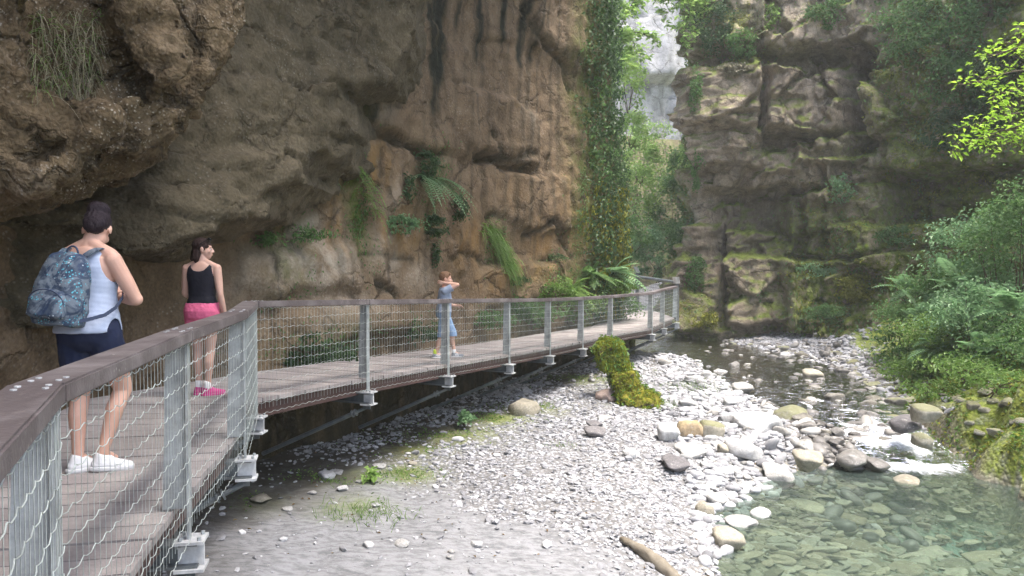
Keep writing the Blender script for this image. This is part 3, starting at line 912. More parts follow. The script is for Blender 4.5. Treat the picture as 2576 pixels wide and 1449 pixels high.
deck = MB()
for i in range(nD - 1):
    L = np.linalg.norm(DK[i + 1] - DK[i]); n = max(1, int(round(L / .215)))
    for k in range(n):
        g = .007 / L
        u0, u1 = k / n + g, (k + 1) / n - g
        dz = np.array([0, 0, RNG.uniform(-.003, .003)])
        e = RNG.uniform(-.008, .012)
        o0, o1 = DK[i] * (1 - u0) + DK[i + 1] * u0 + dz, DK[i] * (1 - u1) + DK[i + 1] * u1 + dz
        i0, i1 = INNER[i] * (1 - u0) + INNER[i + 1] * u0 + dz, INNER[i] * (1 - u1) + INNER[i + 1] * u1 + dz
        o0, o1 = o0 - OUTN[i] * (.045 - e), o1 - OUTN[i] * (.045 - e)
        dn = np.array([0, 0, -.04])
        deck.hexa([i0 + dn, o0 + dn, o1 + dn, i1 + dn], [i0, o0, o1, i1])
keep(deck.build('decking', M_DECK), boardwalk)
for inset, nm in ((.10, 'edge_beam'), (1.45, 'edge_beam')):
    eb = MB()
    for i in range(nD - 1):
        a, b = DK[i] - OUTN[i] * inset, DK[i + 1] - OUTN[i + 1] * inset
        a2, b2 = a - OUTN[i] * .06, b - OUTN[i + 1] * .06
        lo, hi = np.array([0, 0, -.20]), np.array([0, 0, -.044])
        eb.hexa([a2 + lo, a + lo, b + lo, b2 + lo], [a2 + hi, a + hi, b + hi, b2 + hi])
    keep(eb.build(nm, M_FASCIA), boardwalk)
Z1 = np.array([0, 0, 1.0])
for i in range(1, len(EDGE)):
    p, n_ = DK[i], OUTN[i]; t_ = tang(i)
    far_ = i > 10
    bm_ = MB()
    top, bot = p[2] - .165, p[2] - .295
    end, inn = p + n_ * .085, p - n_ * 1.75
    mid = (end + inn) / 2; hl = np.linalg.norm(end - inn) / 2
    for zc in (top - .006, bot + .006):
        bm_.box([mid[0], mid[1], zc], t_, n_, Z1, .058, hl, .006)
    bm_.box([mid[0], mid[1], (top + bot) / 2], t_, n_, Z1, .005, hl - .03, .0585)
    o_ = keep(bm_.build('cantilever_beam', M_DKSTEEL), boardwalk)
    pl = MB()
    c_ = p + n_ * .045
    pl.box([c_[0], c_[1], top + .008], t_, n_, Z1, .078, .075, .008)
    pl.box([c_[0], c_[1], bot - .008], t_, n_, Z1, .078, .075, .008)
    pl.box([c_[0], c_[1] , (top + bot) / 2], t_, n_, Z1, .010, .066, .064)
    pl.box([c_[0] + n_[0] * .07, c_[1] + n_[1] * .07, (top + bot) / 2], t_, n_, Z1, .066, .006, .064) if False else None
    e_ = keep(pl.build('end_plate', M_PALESTEEL), o_); e_.matrix_parent_inverse = Matrix.Identity(4)
    if i < 9:
        bo = MB()
        for a in (-.05, .05):
            for b in (-.045, .05):
                q = c_ + t_ * a + n_ * b
                bo = MB()
                bo.tube([[q[0], q[1], top + .016], [q[0], q[1], top + .034]], .011, 6)
                e2 = keep(bo.build('bolt', M_STEEL), o_); e2.matrix_parent_inverse = Matrix.Identity(4)
    st = MB()
    a = p + n_ * .02; a = np.array([a[0], a[1], bot - .05]); b = p - n_ * 1.35 + np.array([0, 0, -.98]) - t_ * .25
    st.tube([a, a * .9 + b * .1], .022, 6); st.tube([a * .88 + b * .12, b], .027, 8)
    for f in (.1, .13):
        q = a * (1 - f) + b * f
        st.tube([q, q * .99 + b * .01], .045, 8)
    st.box(a + np.array([0, 0, .02]), t_, n_, Z1, .012, .045, .04)
    keep(st.build('strut', M_DKSTEEL), boardwalk)

# ------------------------------------------------------------------ railing along the outer edge
RH = .96
railing = empty('railing', tuple(EDGE[3]))
tag(railing, 'wooden-topped steel railing with wire mesh along the stream side of the boardwalk', 'railing')
RPTS = [EDGE[i] + np.array([0, 0, RH]) for i in range(len(EDGE))]
nR = len(RPTS)


def mitre(i, off):
    """offset point of the rail outline at post i"""
    t0 = RPTS[i] - RPTS[i - 1] if i else RPTS[1] - RPTS[0]
    t1 = RPTS[i + 1] - RPTS[i] if i < nR - 1 else t0
    n0 = np.array([t0[1], -t0[0], 0]); n0 /= np.linalg.norm(n0)
    n1 = np.array([t1[1], -t1[0], 0]); n1 /= np.linalg.norm(n1)
    m = n0 + n1; m /= np.linalg.norm(m)
    return RPTS[i] + m * (off / max(.5, float(m @ n0)))


for i in range(nR - 1):
    hr = MB()
    sag = RNG.uniform(-.003, .003)
    e0 = (RPTS[i + 1] - RPTS[i]) / np.linalg.norm(RPTS[i + 1] - RPTS[i]) * .002
    w_in, w_out = -.085, .065
    q = [mitre(i, w_in) + e0, mitre(i, w_out) + e0, mitre(i + 1, w_out) - e0, mitre(i + 1, w_in) - e0]
    b_, t_ = np.array([0, 0, -.062 + sag]), np.array([0, 0, sag])
    hr.hexa([p + b_ for p in q], [p + t_ for p in q])
    me = hr.mesh('handrail')
    bm = bmesh.new(); bm.from_mesh(me)
    bmesh.ops.bevel(bm, geom=bm.edges[:], offset=.007, segments=2, affect='EDGES')
    bm.to_mesh(me); bm.free()
    h_ = keep(link('handrail', me, M_RAIL), railing)
    if i < 9:
        bo = MB()
        T = RPTS[i + 1] - RPTS[i]; T /= np.linalg.norm(T); Nn = np.array([T[1], -T[0], 0])
        for base, sg in ((RPTS[i], 1), (RPTS[i + 1], -1)):
            for a, b in ((.06, -.045), (.06, .03), (.12, -.045), (.12, .03)):
                c_ = base + T * sg * a + Nn * b
                bo = MB()
                bo.tube([c_ + np.array([0, 0, sag - .002]), c_ + np.array([0, 0, sag + .004])], .009, 7)
                s_ = keep(bo.build('screw', M_PALESTEEL), h_); s_.matrix_parent_inverse = Matrix.Identity(4)
for i in range(1, nR):
    p, n_ = EDGE[i], OUTN[i]; t_ = tang(i)
    po = MB()
    z0, z1 = p[2] - .149, p[2] + RH - .065
    c_ = p + n_ * .035
    po.box([c_[0], c_[1], (z0 + z1) / 2], t_, n_, Z1, .030, .006, (z1 - z0) / 2)
    wd = .055
    c2 = p + n_ * (.028 - wd)
    zz0 = p[2] - .0
    c3 = c2 - n_ * .0
    # web plate, a little wider at its foot
    b4 = [c2 + t_ * s * .005 + n_ * a for s, a in ((-1, -wd - .012), (1, -wd - .012), (1, wd), (-1, wd))]
    t4 = [c2 + t_ * s * .005 + n_ * a for s, a in ((-1, -wd + .012), (1, -wd + .012), (1, wd), (-1, wd))]
    po.hexa([np.array([q[0], q[1], p[2] + .012]) for q in b4], [np.array([q[0], q[1], z1]) for q in t4])
    po.box([c2[0], c2[1], z1 - .004], t_, n_, Z1, .045, .055, .004) if False else None
    keep(po.build('post', M_STEEL), railing)
for i in range(nR - 1):
    a, b = EDGE[i] + OUTN[i] * .05, EDGE[i + 1] + OUTN[i + 1] * .05
    L = np.linalg.norm(b - a); T = (b - a) / L
    Nn = np.array([T[1], -T[0], 0]); Nn /= np.linalg.norm(Nn)
    wm = MB()
    nvert = int(L / .057)
    for k in range(nvert + 1):
        c_ = a + T * (L * k / nvert)
        j = RNG.normal(0, .0012)
        wm.tube([c_ + Nn * j + np.array([0, 0, -.085]), c_ - Nn * j + np.array([0, 0, .45]), c_ + np.array([0, 0, RH - .06])], .0014, 3, False)
    for r in range(11):
        z = RH - .066 - r * .102
        ph = RNG.uniform(0, 6)
        pts = []
        step = 4 if i < 9 else 2
        for k in range(nvert * step // 2 + 1):
            x = k / (nvert * step // 2) * L
            wob = .0075 * math.sin(2 * PI * x / .114 + ph) + .010 * math.sin(x * 1.9 + ph * 2 + r) * (1 if i < 7 else .5)
            pts.append(a + T * x + Nn * (.004 + .003 * math.cos(2 * PI * x / .114 + ph)) + np.array([0, 0, z + wob]))
        wm.tube(pts, .0021, 3, False)
    keep(wm.build('wire_mesh', M_WIRE, smooth=True), railing)

# steel railing across the bend at the far end
mrail = empty('metal_railing', tuple(DK[len(EDGE) - 1]))
tag(mrail, 'dark steel railing with angled post tops at the far bend of the boardwalk', 'railing')
mp = [DK[len(EDGE) - 1] + np.array([.06, .12, 0]), at(1665, 800, 24.3), at(1603, 800, 25.2)]
mp[1][2] = -.16; mp[2][2] = -.06
for k, p in enumerate(mp):
    if k == 1: continue
    tn = mp[-1] - mp[0]; tn[2] = 0; tn /= np.linalg.norm(tn); nn_ = np.array([tn[1], -tn[0], 0])
    if nn_[1] < 0: nn_ = -nn_
    po = MB()
    H = 1.12 if k == 0 else 1.22
    po.box(p + np.array([0, 0, H / 2 - .1]), tn, nn_, Z1, .05, .05, H / 2)
    keep(po.build('post', M_DKSTEEL), mrail)
    cp = MB()
    top = p + np.array([0, 0, H - .1])
    lean = -tn * .16 if k == 0 else -tn * .02
    lean = lean + np.array([-.12, 0, 0]) if k == 0 else lean + np.array([-.12, 0, 0])
    b4 = [top + tn * s * .075 + nn_ * u * .07 for s, u in ((-1, -1), (1, -1), (1, 1), (-1, 1))]
    cp.hexa(b4, [q + lean + np.array([0, 0, .20]) for q in b4])
    keep(cp.build('post_top', M_PALESTEEL if k == 0 else M_DKSTEEL), mrail)
tr_ = MB()
A_, B_ = mp[0] + np.array([0, 0, 1.06]), mp[2] + np.array([0, 0, 1.0])
tr_.tube([A_, B_], .04, 8)
keep(tr_.build('top_rail', M_DKSTEEL), mrail)
wm = MB()
for r in range(9):
    f = r / 9
    wm.tube([mp[0] + np.array([0, 0, 1.0 - f]), mp[2] + np.array([0, 0, .95 - f])], .006, 3, False)
for k in range(24):
    f = k / 23
    q = mp[0] * (1 - f) + mp[2] * f
    wm.tube([q, q + np.array([0, 0, 1.02])], .003, 3, False)
keep(wm.build('wire_mesh', M_DKSTEEL), mrail)
# ------------------------------------------------------------------ people: one continuous body each, clothes and hair over it
def _sections(rings, n=20):
    """closed loft through rings of points"""
    V = [p for r in rings for p in r]
    F = []
    for i in range(len(rings) - 1):
        for k in range(n):
            F.append((i * n + k, i * n + (k + 1) % n, (i + 1) * n + (k + 1) % n, (i + 1) * n + k))
    F.append(tuple(range(n))[::-1]); F.append(tuple((len(rings) - 1) * n + k for k in range(n)))
    return V, F


class Flesh:
    """a set of overlapping solids merged into one smooth surface"""
    def __init__(self):
        self.mb = MB()

    def cap(self, p, q, r0, r1, n=14):
        p, q = np.array(p, float), np.array(q, float)
        ax = q - p; L = np.linalg.norm(ax)
        ax = ax / L if L > 1e-6 else np.array([0, 0, 1.0])
        a = np.cross(ax, [0, 0, 1.0]) if abs(ax[2]) < .9 else np.cross(ax, [1.0, 0, 0])
        a /= np.linalg.norm(a); b = np.cross(ax, a)
        rings = []
        for th in np.linspace(-PI / 2 + .12, 0, 5):
            rings.append((p + ax * r0 * math.sin(th), r0 * math.cos(th)))
        for th in np.linspace(0, PI / 2 - .12, 5):
            rings.append((q + ax * r1 * math.sin(th), r1 * math.cos(th)))
        V, F = _sections([[c + r * (a * math.cos(2 * PI * k / n) + b * math.sin(2 * PI * k / n)) for k in range(n)] for c, r in rings], n)
        self.mb.add(V, F)

    def chain(self, pts, rs):
        for i in range(len(pts) - 1):
            self.cap(pts[i], pts[i + 1], rs[i], rs[i + 1])

    def ell(self, c, r, R=None, n=18):
        c = np.array(c, float); R = np.eye(3) if R is None else np.array(R)
        rings = []
        for th in np.linspace(-PI / 2 + .1, PI / 2 - .1, 13):
            rings.append([c + R @ np.array([r[0] * math.cos(th) * math.cos(2 * PI * k / n), r[1] * math.cos(th) * math.sin(2 * PI * k / n), r[2] * math.sin(th)]) for k in range(n)])
        V, F = _sections(rings, n)
        self.mb.add(V, F)

    def loft(self, secs, n=28, ex=2.4, tilt=None):
        """secs: (z, cx, cy, rx, ry)"""
        rings = []
        for z, cx, cy, rx, ry in secs:
            ring = []
            for k in range(n):
                c, s = math.cos(2 * PI * k / n), math.sin(2 * PI * k / n)
                ring.append(np.array([cx + rx * math.copysign(abs(c) ** (2 / ex), c), cy + ry * math.copysign(abs(s) ** (2 / ex), s), z]))
            rings.append(ring)
        V, F = _sections(rings, n)
        if tilt is not None:
            V = [tilt(np.array(p)) for p in V]
        self.mb.add(V, F)

    def hand(self, wrist, d, palm_n, thumb_side, curl=.4, k=1.0):
        """palm, four bent fingers of different length and a thumb"""
        d = np.array(d, float); d /= np.linalg.norm(d)
        pn = np.array(palm_n, float); pn -= d * (pn @ d); pn /= np.linalg.norm(pn)
        sd = np.cross(d, pn) * thumb_side
        w_ = np.array(wrist, float)
        kn = [w_ + d * .078 * k + sd * s * k for s in (.028, .0095, -.0095, -.027)]
        for s, q in zip((.02, .007, -.007, -.018), kn):
            self.cap(w_ + d * .012 * k + sd * s * k * .8, q, .0135 * k, .0115 * k, 10)
        for q, L in zip(kn, (.068, .076, .071, .056)):
            a1, a2, a3 = curl * .55, curl * 1.25, curl * 1.8
            p1 = q + (d * math.cos(a1) + pn * math.sin(a1)) * L * .45 * k
            p2 = p1 + (d * math.cos(a2) + pn * math.sin(a2)) * L * .32 * k
            p3 = p2 + (d * math.cos(a3) + pn * math.sin(a3)) * L * .25 * k
            self.cap(q, p1, .0088 * k, .0082 * k, 8); self.cap(p1, p2, .0082 * k, .0075 * k, 8); self.cap(p2, p3, .0075 * k, .0066 * k, 8)
        t0 = w_ + d * .022 * k + sd * .022 * k
        t1 = t0 + (d * .72 + sd * .62 + pn * .3) * .038 * k
        t2 = t1 + (d * .9 + sd * .25 + pn * .35) * .030 * k
        self.cap(t0, t1, .0125 * k, .0100 * k, 8); self.cap(t1, t2, .0100 * k, .0078 * k, 8)

    def solid(self, voxel, it=3):
        me = self.mb.mesh('raw')
        ob = bpy.data.objects.new('raw', me); COL.objects.link(ob)
        r = ob.modifiers.new('r', 'REMESH'); r.mode = 'VOXEL'; r.voxel_size = voxel
        s = ob.modifiers.new('s', 'SMOOTH'); s.iterations = it; s.factor = .5
        dg = bpy.context.evaluated_depsgraph_get()
        ev = bpy.data.meshes.new_from_object(ob.evaluated_get(dg))
        bpy.data.objects.remove(ob)
        ev.polygons.foreach_set('use_smooth', np.full(len(ev.polygons), True))
        return ev


def verts_of(me):
    n = len(me.vertices)
    V = np.empty(n * 3, np.float32); me.vertices.foreach_get('co', V)
    N = np.empty(n * 3, np.float32); me.vertices.foreach_get('normal', N)
    return V.reshape(-1, 3).astype(float), N.reshape(-1, 3).astype(float)


def displace(me, fn):
    V, N = verts_of(me)
    V = V + N * np.asarray(fn(V))[:, None]
    me.vertices.foreach_set('co', V.astype(np.float32).ravel())
    me.update()


def garment(name, me, keepfn, off, mat, parent, wrinkle=.0, wsc=.05, thick=.004, relax=3):
    """part of a surface (keepfn on points), moved out by off: a piece of clothing"""
    V, N = verts_of(me)
    k = keepfn(V, N)
    F = np.empty(len(me.polygons) * 4, np.int32) if all(len(p.vertices) == 4 for p in me.polygons) else None
    if F is not None:
        me.polygons.foreach_get('vertices', F); F = F.reshape(-1, 4)
    F = F[k[F].all(1)]
    used = np.unique(F)
    mp_ = np.full(len(V), -1); mp_[used] = np.arange(len(used))
    P = V + N * (off + (wrinkle * fbm(V / wsc, 3, .55, 5) if wrinkle else 0))[:, None] if wrinkle else V + N * off
    P, F = P[used], mp_[F]
    # even out the cut edge
    E = np.sort(np.concatenate([F[:, [0, 1]], F[:, [1, 2]], F[:, [2, 3]], F[:, [3, 0]]]), axis=1)
    u, cnt = np.unique(E, axis=0, return_counts=True)
    b = u[cnt == 1]
    for _ in range(relax * 2):
        acc = np.zeros_like(P); c = np.zeros(len(P))
        np.add.at(acc, b[:, 0], P[b[:, 1]]); np.add.at(acc, b[:, 1], P[b[:, 0]])
        np.add.at(c, b[:, 0], 1); np.add.at(c, b[:, 1], 1)
        m = c >= 2
        P[m] = .5 * P[m] + .5 * acc[m] / c[m][:, None]
    o = link(name, np_mesh(name, P, F, True), mat, parent)
    s = o.modifiers.new('thickness', 'SOLIDIFY'); s.thickness = thick; s.offset = -1
    return o


def rot(yaw=0, pitch=0, roll=0):
    """head turn: yaw to the left, pitch down"""
    return np.array((Matrix.Rotation(yaw, 3, 'Z') @ Matrix.Rotation(-pitch, 3, 'X') @ Matrix.Rotation(roll, 3, 'Y')))


def add_head(fl, c, R, k=1.0, child=False):
    """skull, face, nose, lips, chin and ears round the point c"""
    c = np.array(c, float)
    g = lambda *p: c + R @ (np.array(p) * k)
    fl.ell(g(0, -.012, .025), (.074 * k, .094 * k, .088 * k), R)
    fl.ell(g(0, .030, -.025), (.060 * k, .058 * k, .080 * k), R)
    fl.ell(g(0, .048, -.078), (.034 * k, .034 * k, .030 * k), R)          # chin
    for s in (-1, 1):
        fl.ell(g(s * .036, .060, -.025), (.026 * k, .020 * k, .026 * k), R)   # cheeks
        fl.ell(g(s * .028, .078, .018), (.026 * k, .010 * k, .008 * k), R)    # brow
        fl.ell(g(s * .077, -.008, -.005), (.010 * k, .020 * k, .031 * k), R)  # ear
        fl.ell(g(s * .079, -.002, -.026), (.008 * k, .010 * k, .012 * k), R)
    fl.cap(g(0, .082, .012), g(0, .104, -.026), .0085 * k, .0125 * k, 8)
    for s in (-1, 1):
        fl.ell(g(s * .011, .093, -.031), (.009 * k, .010 * k, .008 * k), R)
    fl.ell(g(0, .086, -.054), (.021 * k, .010 * k, .006 * k), R)
    fl.ell(g(0, .084, -.065), (.018 * k, .010 * k, .0065 * k), R)
    return g


def eyes(g, R, k, parent, mat_white, mat_dark, mat_brow):
    for s in (-1, 1):
        f = Flesh(); f.ell(g(s * .031, .0765, .000), (.0135 * k, .009 * k, .0075 * k), R)
        link('eye', f.mb.mesh('eye', True), mat_white, parent)
        f = Flesh(); f.ell(g(s * .032, .0835, .000), (.0060 * k, .004 * k, .0060 * k), R)
        link('iris', f.mb.mesh('iris', True), mat_dark, parent)
        f = Flesh(); f.cap(g(s * .014, .087, .020), g(s * .046, .078, .021), .0035 * k, .003 * k, 6)
        link('eyebrow', f.mb.mesh('eyebrow', True), mat_brow, parent)


def skin_mat(name, col):
    t = NT(name)
    n = t.noise(14, 4, .6)
    c = t.mix(n, tuple(.86 * q for q in col), tuple(min(1, 1.1 * q) for q in col))
    p = t.bsdf(c, .5, t.bump(t.noise(180, 2), .08, .002), spec=.35)
    t.set(p.inputs['Subsurface Weight'], .12)
    t.set(p.inputs['Subsurface Radius'], (.02, .008, .004))
    return t.done(p)


def hair_mat(name, col):
    t = NT(name)
    n = t.noise(1, 4, .7, vec=t.scalevec(90, 90, 22), dist=1.2)
    c = t.mix(n, tuple(.4 * q for q in col), tuple(1.7 * q for q in col))
    return t.done(t.bsdf(c, .6, t.bump(n, .8, .008), spec=.18))


def cloth_mat(name, col, var=.2, scale=8, rough=.85, weave=220):
    t = NT(name)
    n = t.noise(scale, 4, .6)
    c = t.mix(n, tuple((1 - var) * q for q in col), tuple(min(1, (1 + var) * q) for q in col))
    return t.done(t.bsdf(c, rough, t.bump(t.math('ADD', t.noise(weave, 2), t.math('MULTIPLY', n, .6)), .25, .004), spec=.2))


def striped_mat(name, a, b, freq):
    t = NT(name)
    z = t.n('ShaderNodeSeparateXYZ', Vector=t.pos()).outputs[2]
    w_ = t.math('FRACT', t.math('MULTIPLY', t.math('ADD', z, t.math('MULTIPLY', t.noise(3), .02)), freq))
    c = t.mix(t.math('GREATER_THAN', w_, .52), a, b)
    return t.done(t.bsdf(c, .85, t.bump(t.noise(9, 4), .4, .012), spec=.2))


def print_mat(name):
    """grey cloth with dark and turquoise printed flecks"""
    t = NT(name)
    c = t.mix(t.ramp(t.noise(11, 4, .6, dist=1.0), [(.44, 0), (.52, 1)]), (.055, .075, .11), (.14, .17, .205))
    c = t.mix(t.ramp(t.noise(7, 5, .7, dist=1.5), [(.50, 0), (.56, .85)]), c, (.018, .036, .08))
    v = t.vor(58); sel = t.ramp(t.noise(9, 3), [(.5, 0), (.56, 1)])
    c = t.mix(t.math('MULTIPLY', t.ramp(v, [(.2, 1), (.34, 0)]), sel), c, (.10, .42, .52))
    c = t.mix(t.math('MULTIPLY', t.ramp(t.vor(41), [(.14, .8), (.24, 0)]), t.ramp(t.noise(6, 3, vec=t.scalevec(1, 1, 1.2)), [(.55, 0), (.6, 1)])), c, (.6, .66, .68))
    return t.done(t.bsdf(c, .7, t.bump(t.noise(12, 4), .4, .015), spec=.3))


M_SKIN_A = skin_mat('skin_tanned', (.56, .34, .26))
M_SKIN_B = skin_mat('skin_fair', (.52, .325, .255))
M_SKIN_C = skin_mat('skin_light', (.54, .33, .25))
M_HAIR_A = hair_mat('hair_black', (.018, .012, .016))
M_HAIR_B = hair_mat('hair_dark_brown', (.026, .014, .012))
M_HAIR_C = hair_mat('hair_light_brown', (.15, .085, .05))
M_EYE = cloth_mat('eye_white', (.7, .68, .66), .05, rough=.3)
M_IRIS = cloth_mat('iris_brown', (.03, .018, .012), .1, rough=.3)
M_STRIPE = striped_mat('striped_cotton', (.52, .575, .69), (.25, .31, .45), 130)
M_NAVY = cloth_mat('navy_cotton', (.016, .022, .05))
M_BLACK = cloth_mat('black_cotton', (.013, .013, .020))
M_PINK = cloth_mat('pink_cotton', (.62, .13, .24), .15)
M_TEE = cloth_mat('grey_blue_cotton', (.27, .32, .42), .18)
M_DENIM = cloth_mat('light_denim', (.20, .30, .46), .25, 12)
M_WHITE = cloth_mat('white_canvas', (.74, .74, .75), .08)
M_SOLE = cloth_mat('pale_rubber', (.66, .66, .66), .08, rough=.6)
M_HOTPINK = cloth_mat('hot_pink_mesh', (.50, .055, .22), .2)
M_GREYSHOE = cloth_mat('grey_suede', (.22, .24, .26), .2)
M_LIME = cloth_mat('lime_sock', (.45, .60, .05), .1)
M_PRINT = print_mat('printed_nylon')
M_STRAP = cloth_mat('navy_webbing', (.05, .065, .11), .2)
M_LENS = cloth_mat('dark_lens', (.01, .01, .012), .1, rough=.12)


def shoe(name, ankle, yaw, mat, sole_mat, parent, k=1.0, pitch=0.0, sock=None, stripes=None):
    """upper and sole of a low shoe; ankle is the point above the heel, 8 cm over the sole"""
    R = np.array(Matrix.Rotation(yaw, 3, 'Z') @ Matrix.Rotation(pitch, 3, 'X'))
    A = np.array(ankle, float)
    g = lambda x, y, z: A + R @ (np.array([x, y, z]) * k)
    f = Flesh()
    f.cap(g(0, -.022, -.045), g(0, .06, -.045), .038 * k, .040 * k); f.cap(g(0, .06, -.047), g(.004, .15, -.058), .040 * k, .030 * k)
    f.cap(g(-.012, .10, -.058), g(-.006, .155, -.060), .026 * k, .024 * k); f.cap(g(.016, .10, -.058), g(.012, .145, -.060), .026 * k, .024 * k)
    f.cap(g(0, -.012, -.03), g(0, -.006, .004), .040 * k, .037 * k); f.cap(g(0, .03, -.02), g(0, .075, -.042), .033 * k, .028 * k)
    s = link(name, f.solid(.005, 3), mat, parent)
    f = Flesh()
    f.loft([(-.085, 0, .055, .036, .118), (-.080, 0, .055, .041, .124), (-.062, 0, .055, .042, .124), (-.057, 0, .055, .040, .121)], 28, 2.6)
    me = f.mb.mesh('sole', True)
    V, _ = verts_of(me)
    V = np.array([g(*p) for p in V])
    me.vertices.foreach_set('co', V.astype(np.float32).ravel()); me.update()
    link('sole', me, sole_mat, s)
    if sock is not None:
        f = Flesh(); f.cap(g(0, -.006, .0), g(0, -.006, .045), .0375 * k, .0385 * k)
        link('sock', f.mb.mesh('sock', True), sock, s)
    if stripes is not None:
        for j in range(3):
            for sx in (-1, 1):
                b = MB(); y = .035 + .022 * j
                b.tube([g(sx * .043, y, -.055), g(sx * .0385, y - .012, -.03), g(sx * .026, y - .018, -.012)], .0045 * k, 6)
                b.build('stripe', stripes, s)
    return s


def thing_at(name, loc, rz, label, cat, group=None):
    e = empty(name, tuple(map(float, loc)), rz)
    tag(e, label, cat, group)
    return e


# ---- woman with the backpack
def deck_point(px, py, d):
    return at(px, py, d)


WP = at(232, 1182, 4.82)
WP[2] = 0.0
WYAW = -math.radians(8)
woman = thing_at('person', WP, WYAW, 'woman in striped vest and navy shorts, seen from behind, looking down on the boardwalk', 'person')
fl = Flesh()
torso_w = [(.78, 0, 0, .10, .075), (.83, 0, -.012, .162, .118), (.90, 0, -.020, .182, .130), (.97, 0, -.010, .168, .118), (1.05, 0, .0, .146, .106), (1.13, 0, .004, .152, .110), (1.22, 0, .012, .158, .116), (1.29, 0, .004, .163, .108), (1.345, 0, -.004, .158, .086), (1.385, 0, -.004, .112, .070), (1.415, 0, -.002, .062, .056)]
fl.loft(torso_w)
fl.cap((0, -.002, 1.38), (0, .030, 1.475), .052, .048)
for s in (-1, 1): fl.cap((s * .030, .002, 1.435), (s * .150, -.004, 1.362), .036, .048)
Rw = rot(.38, .80)
gw = add_head(fl, (.010, .070, 1.525), Rw, 1.0)
RA = [(.168, -.006, 1.335), (.262, .085, 1.085), (.055, .225, 1.085)]
LA = [(-.168, -.006, 1.335), (-.235, .07, 1.085), (-.03, .215, 1.13)]
for A_ in (RA, LA):
    fl.cap(A_[0], A_[0], .055, .055)
    q = .45 * np.array(A_[0]) + .55 * np.array(A_[1])
    fl.chain([A_[0], q, A_[1]], [.054, .049, .038])
    q = .65 * np.array(A_[1]) + .35 * np.array(A_[2])
    fl.chain([A_[1], q, A_[2]], [.040, .041, .026])
fl.hand(RA[2], (-.9, .45, .12), (0, -.5, .8), 1, .5)
fl.hand(LA[2], (.9, .42, .1), (0, -.5, .8), -1, .5)
LEG = dict(L=[(-.092, -.01, .86), (-.095, .030, .475), (-.082, -.020, .095)], R=[(.092, -.005, .86), (.105, .165, .500), (.060, .015, .110)])
for h, kn, an in LEG.values():
    h, kn, an = map(np.array, (h, kn, an))
    q = .5 * h + .5 * kn
    fl.chain([h, q + np.array([0, .006, 0]), kn], [.098, .083, .056])
    c_ = kn * .68 + an * .32 + np.array([0, -.020, 0])
    fl.chain([kn, c_, kn * .3 + an * .7 + np.array([0, -.006, 0]), an], [.055, .055, .040, .034])
    fl.cap(an, an + np.array([.02, .08, -.045]), .034, .028)
body = fl.solid(.0058, 3)
link('body', body, M_SKIN_A, woman)
eyes(gw, Rw, 1.0, woman, M_EYE, M_IRIS, M_HAIR_A)


def vest_keep(neck_z, hem, strap=.105, arm=.165):
    def f(V, N):
        x, y, z = V[:, 0], V[:, 1], V[:, 2]
        ok = (z > hem) & (z < 1.41)
        armhole = np.abs(x) > np.interp(z, [1.14, 1.20, 1.28, 1.36, 1.42], [.180, .160, .138, .125, .115])
        neck = (z > np.interp(np.abs(x), [0, .05, .085, .11], [neck_z, neck_z + .012, neck_z + .05, 1.42])) & (np.abs(x) < .11)
        return ok & ~armhole & ~neck
    return f


torso_only = Flesh(); torso_only.loft([(z, cx, cy, rx + (.012 if z < 1.1 else .004), ry + (.012 if z < 1.1 else .004)) for z, cx, cy, rx, ry in torso_w])
tm = torso_only.solid(.007, 4)
garment('vest', tm, vest_keep(1.335, .885), .006, M_STRIPE, woman, .006, .07)
sh = Flesh()
sh.loft([(.77, 0, 0, .11, .085), (.83, 0, -.012, .172, .128), (.90, 0, -.020, .190, .138), (.98, 0, -.010, .174, .125), (1.0, 0, -.01, .168, .12)])
for k_, (h, kn, an) in LEG.items():
    h, kn = np.array(h), np.array(kn)
    sh.chain([h, .5 * h + .5 * kn, .25 * h + .75 * kn], [.108, .100, .092])
garment('shorts', sh.solid(.007, 4), lambda V, N: (V[:, 2] > .655 - .12 * V[:, 1]) & (V[:, 2] < .985), .003, M_NAVY, woman, .006, .06)
hf = Flesh()
g = gw
hf.ell(g(0, -.024, .040), (.083, .098, .090), Rw); hf.ell(g(0, -.060, -.005), (.070, .062, .075), Rw); hf.ell(g(0, -.085, .095), (.064, .056, .056), Rw); hf.ell(g(.035, -.07, .11), (.036, .04, .034), Rw); hf.ell(g(.022, -.088, .118), (.036, .036, .036), Rw); hf.ell(g(-.02, -.085, .130), (.034, .036, .032), Rw); hf.cap(g(-.03, .05, .082), g(.03, .05, .082), .022, .022)
hm = hf.solid(.006, 3)
displace(hm, lambda V: .008 * fbm(V / np.array([.016, .016, .045]), 3, .6, 4))
link('hair', hm, M_HAIR_A, woman)
shoe('shoe', (-.082, -.020, .085), -math.radians(40), M_WHITE, M_SOLE, woman, 1.04)
shoe('shoe', (.060, .015, .092), -math.radians(58), M_WHITE, M_SOLE, woman, 1.04, math.radians(-4))

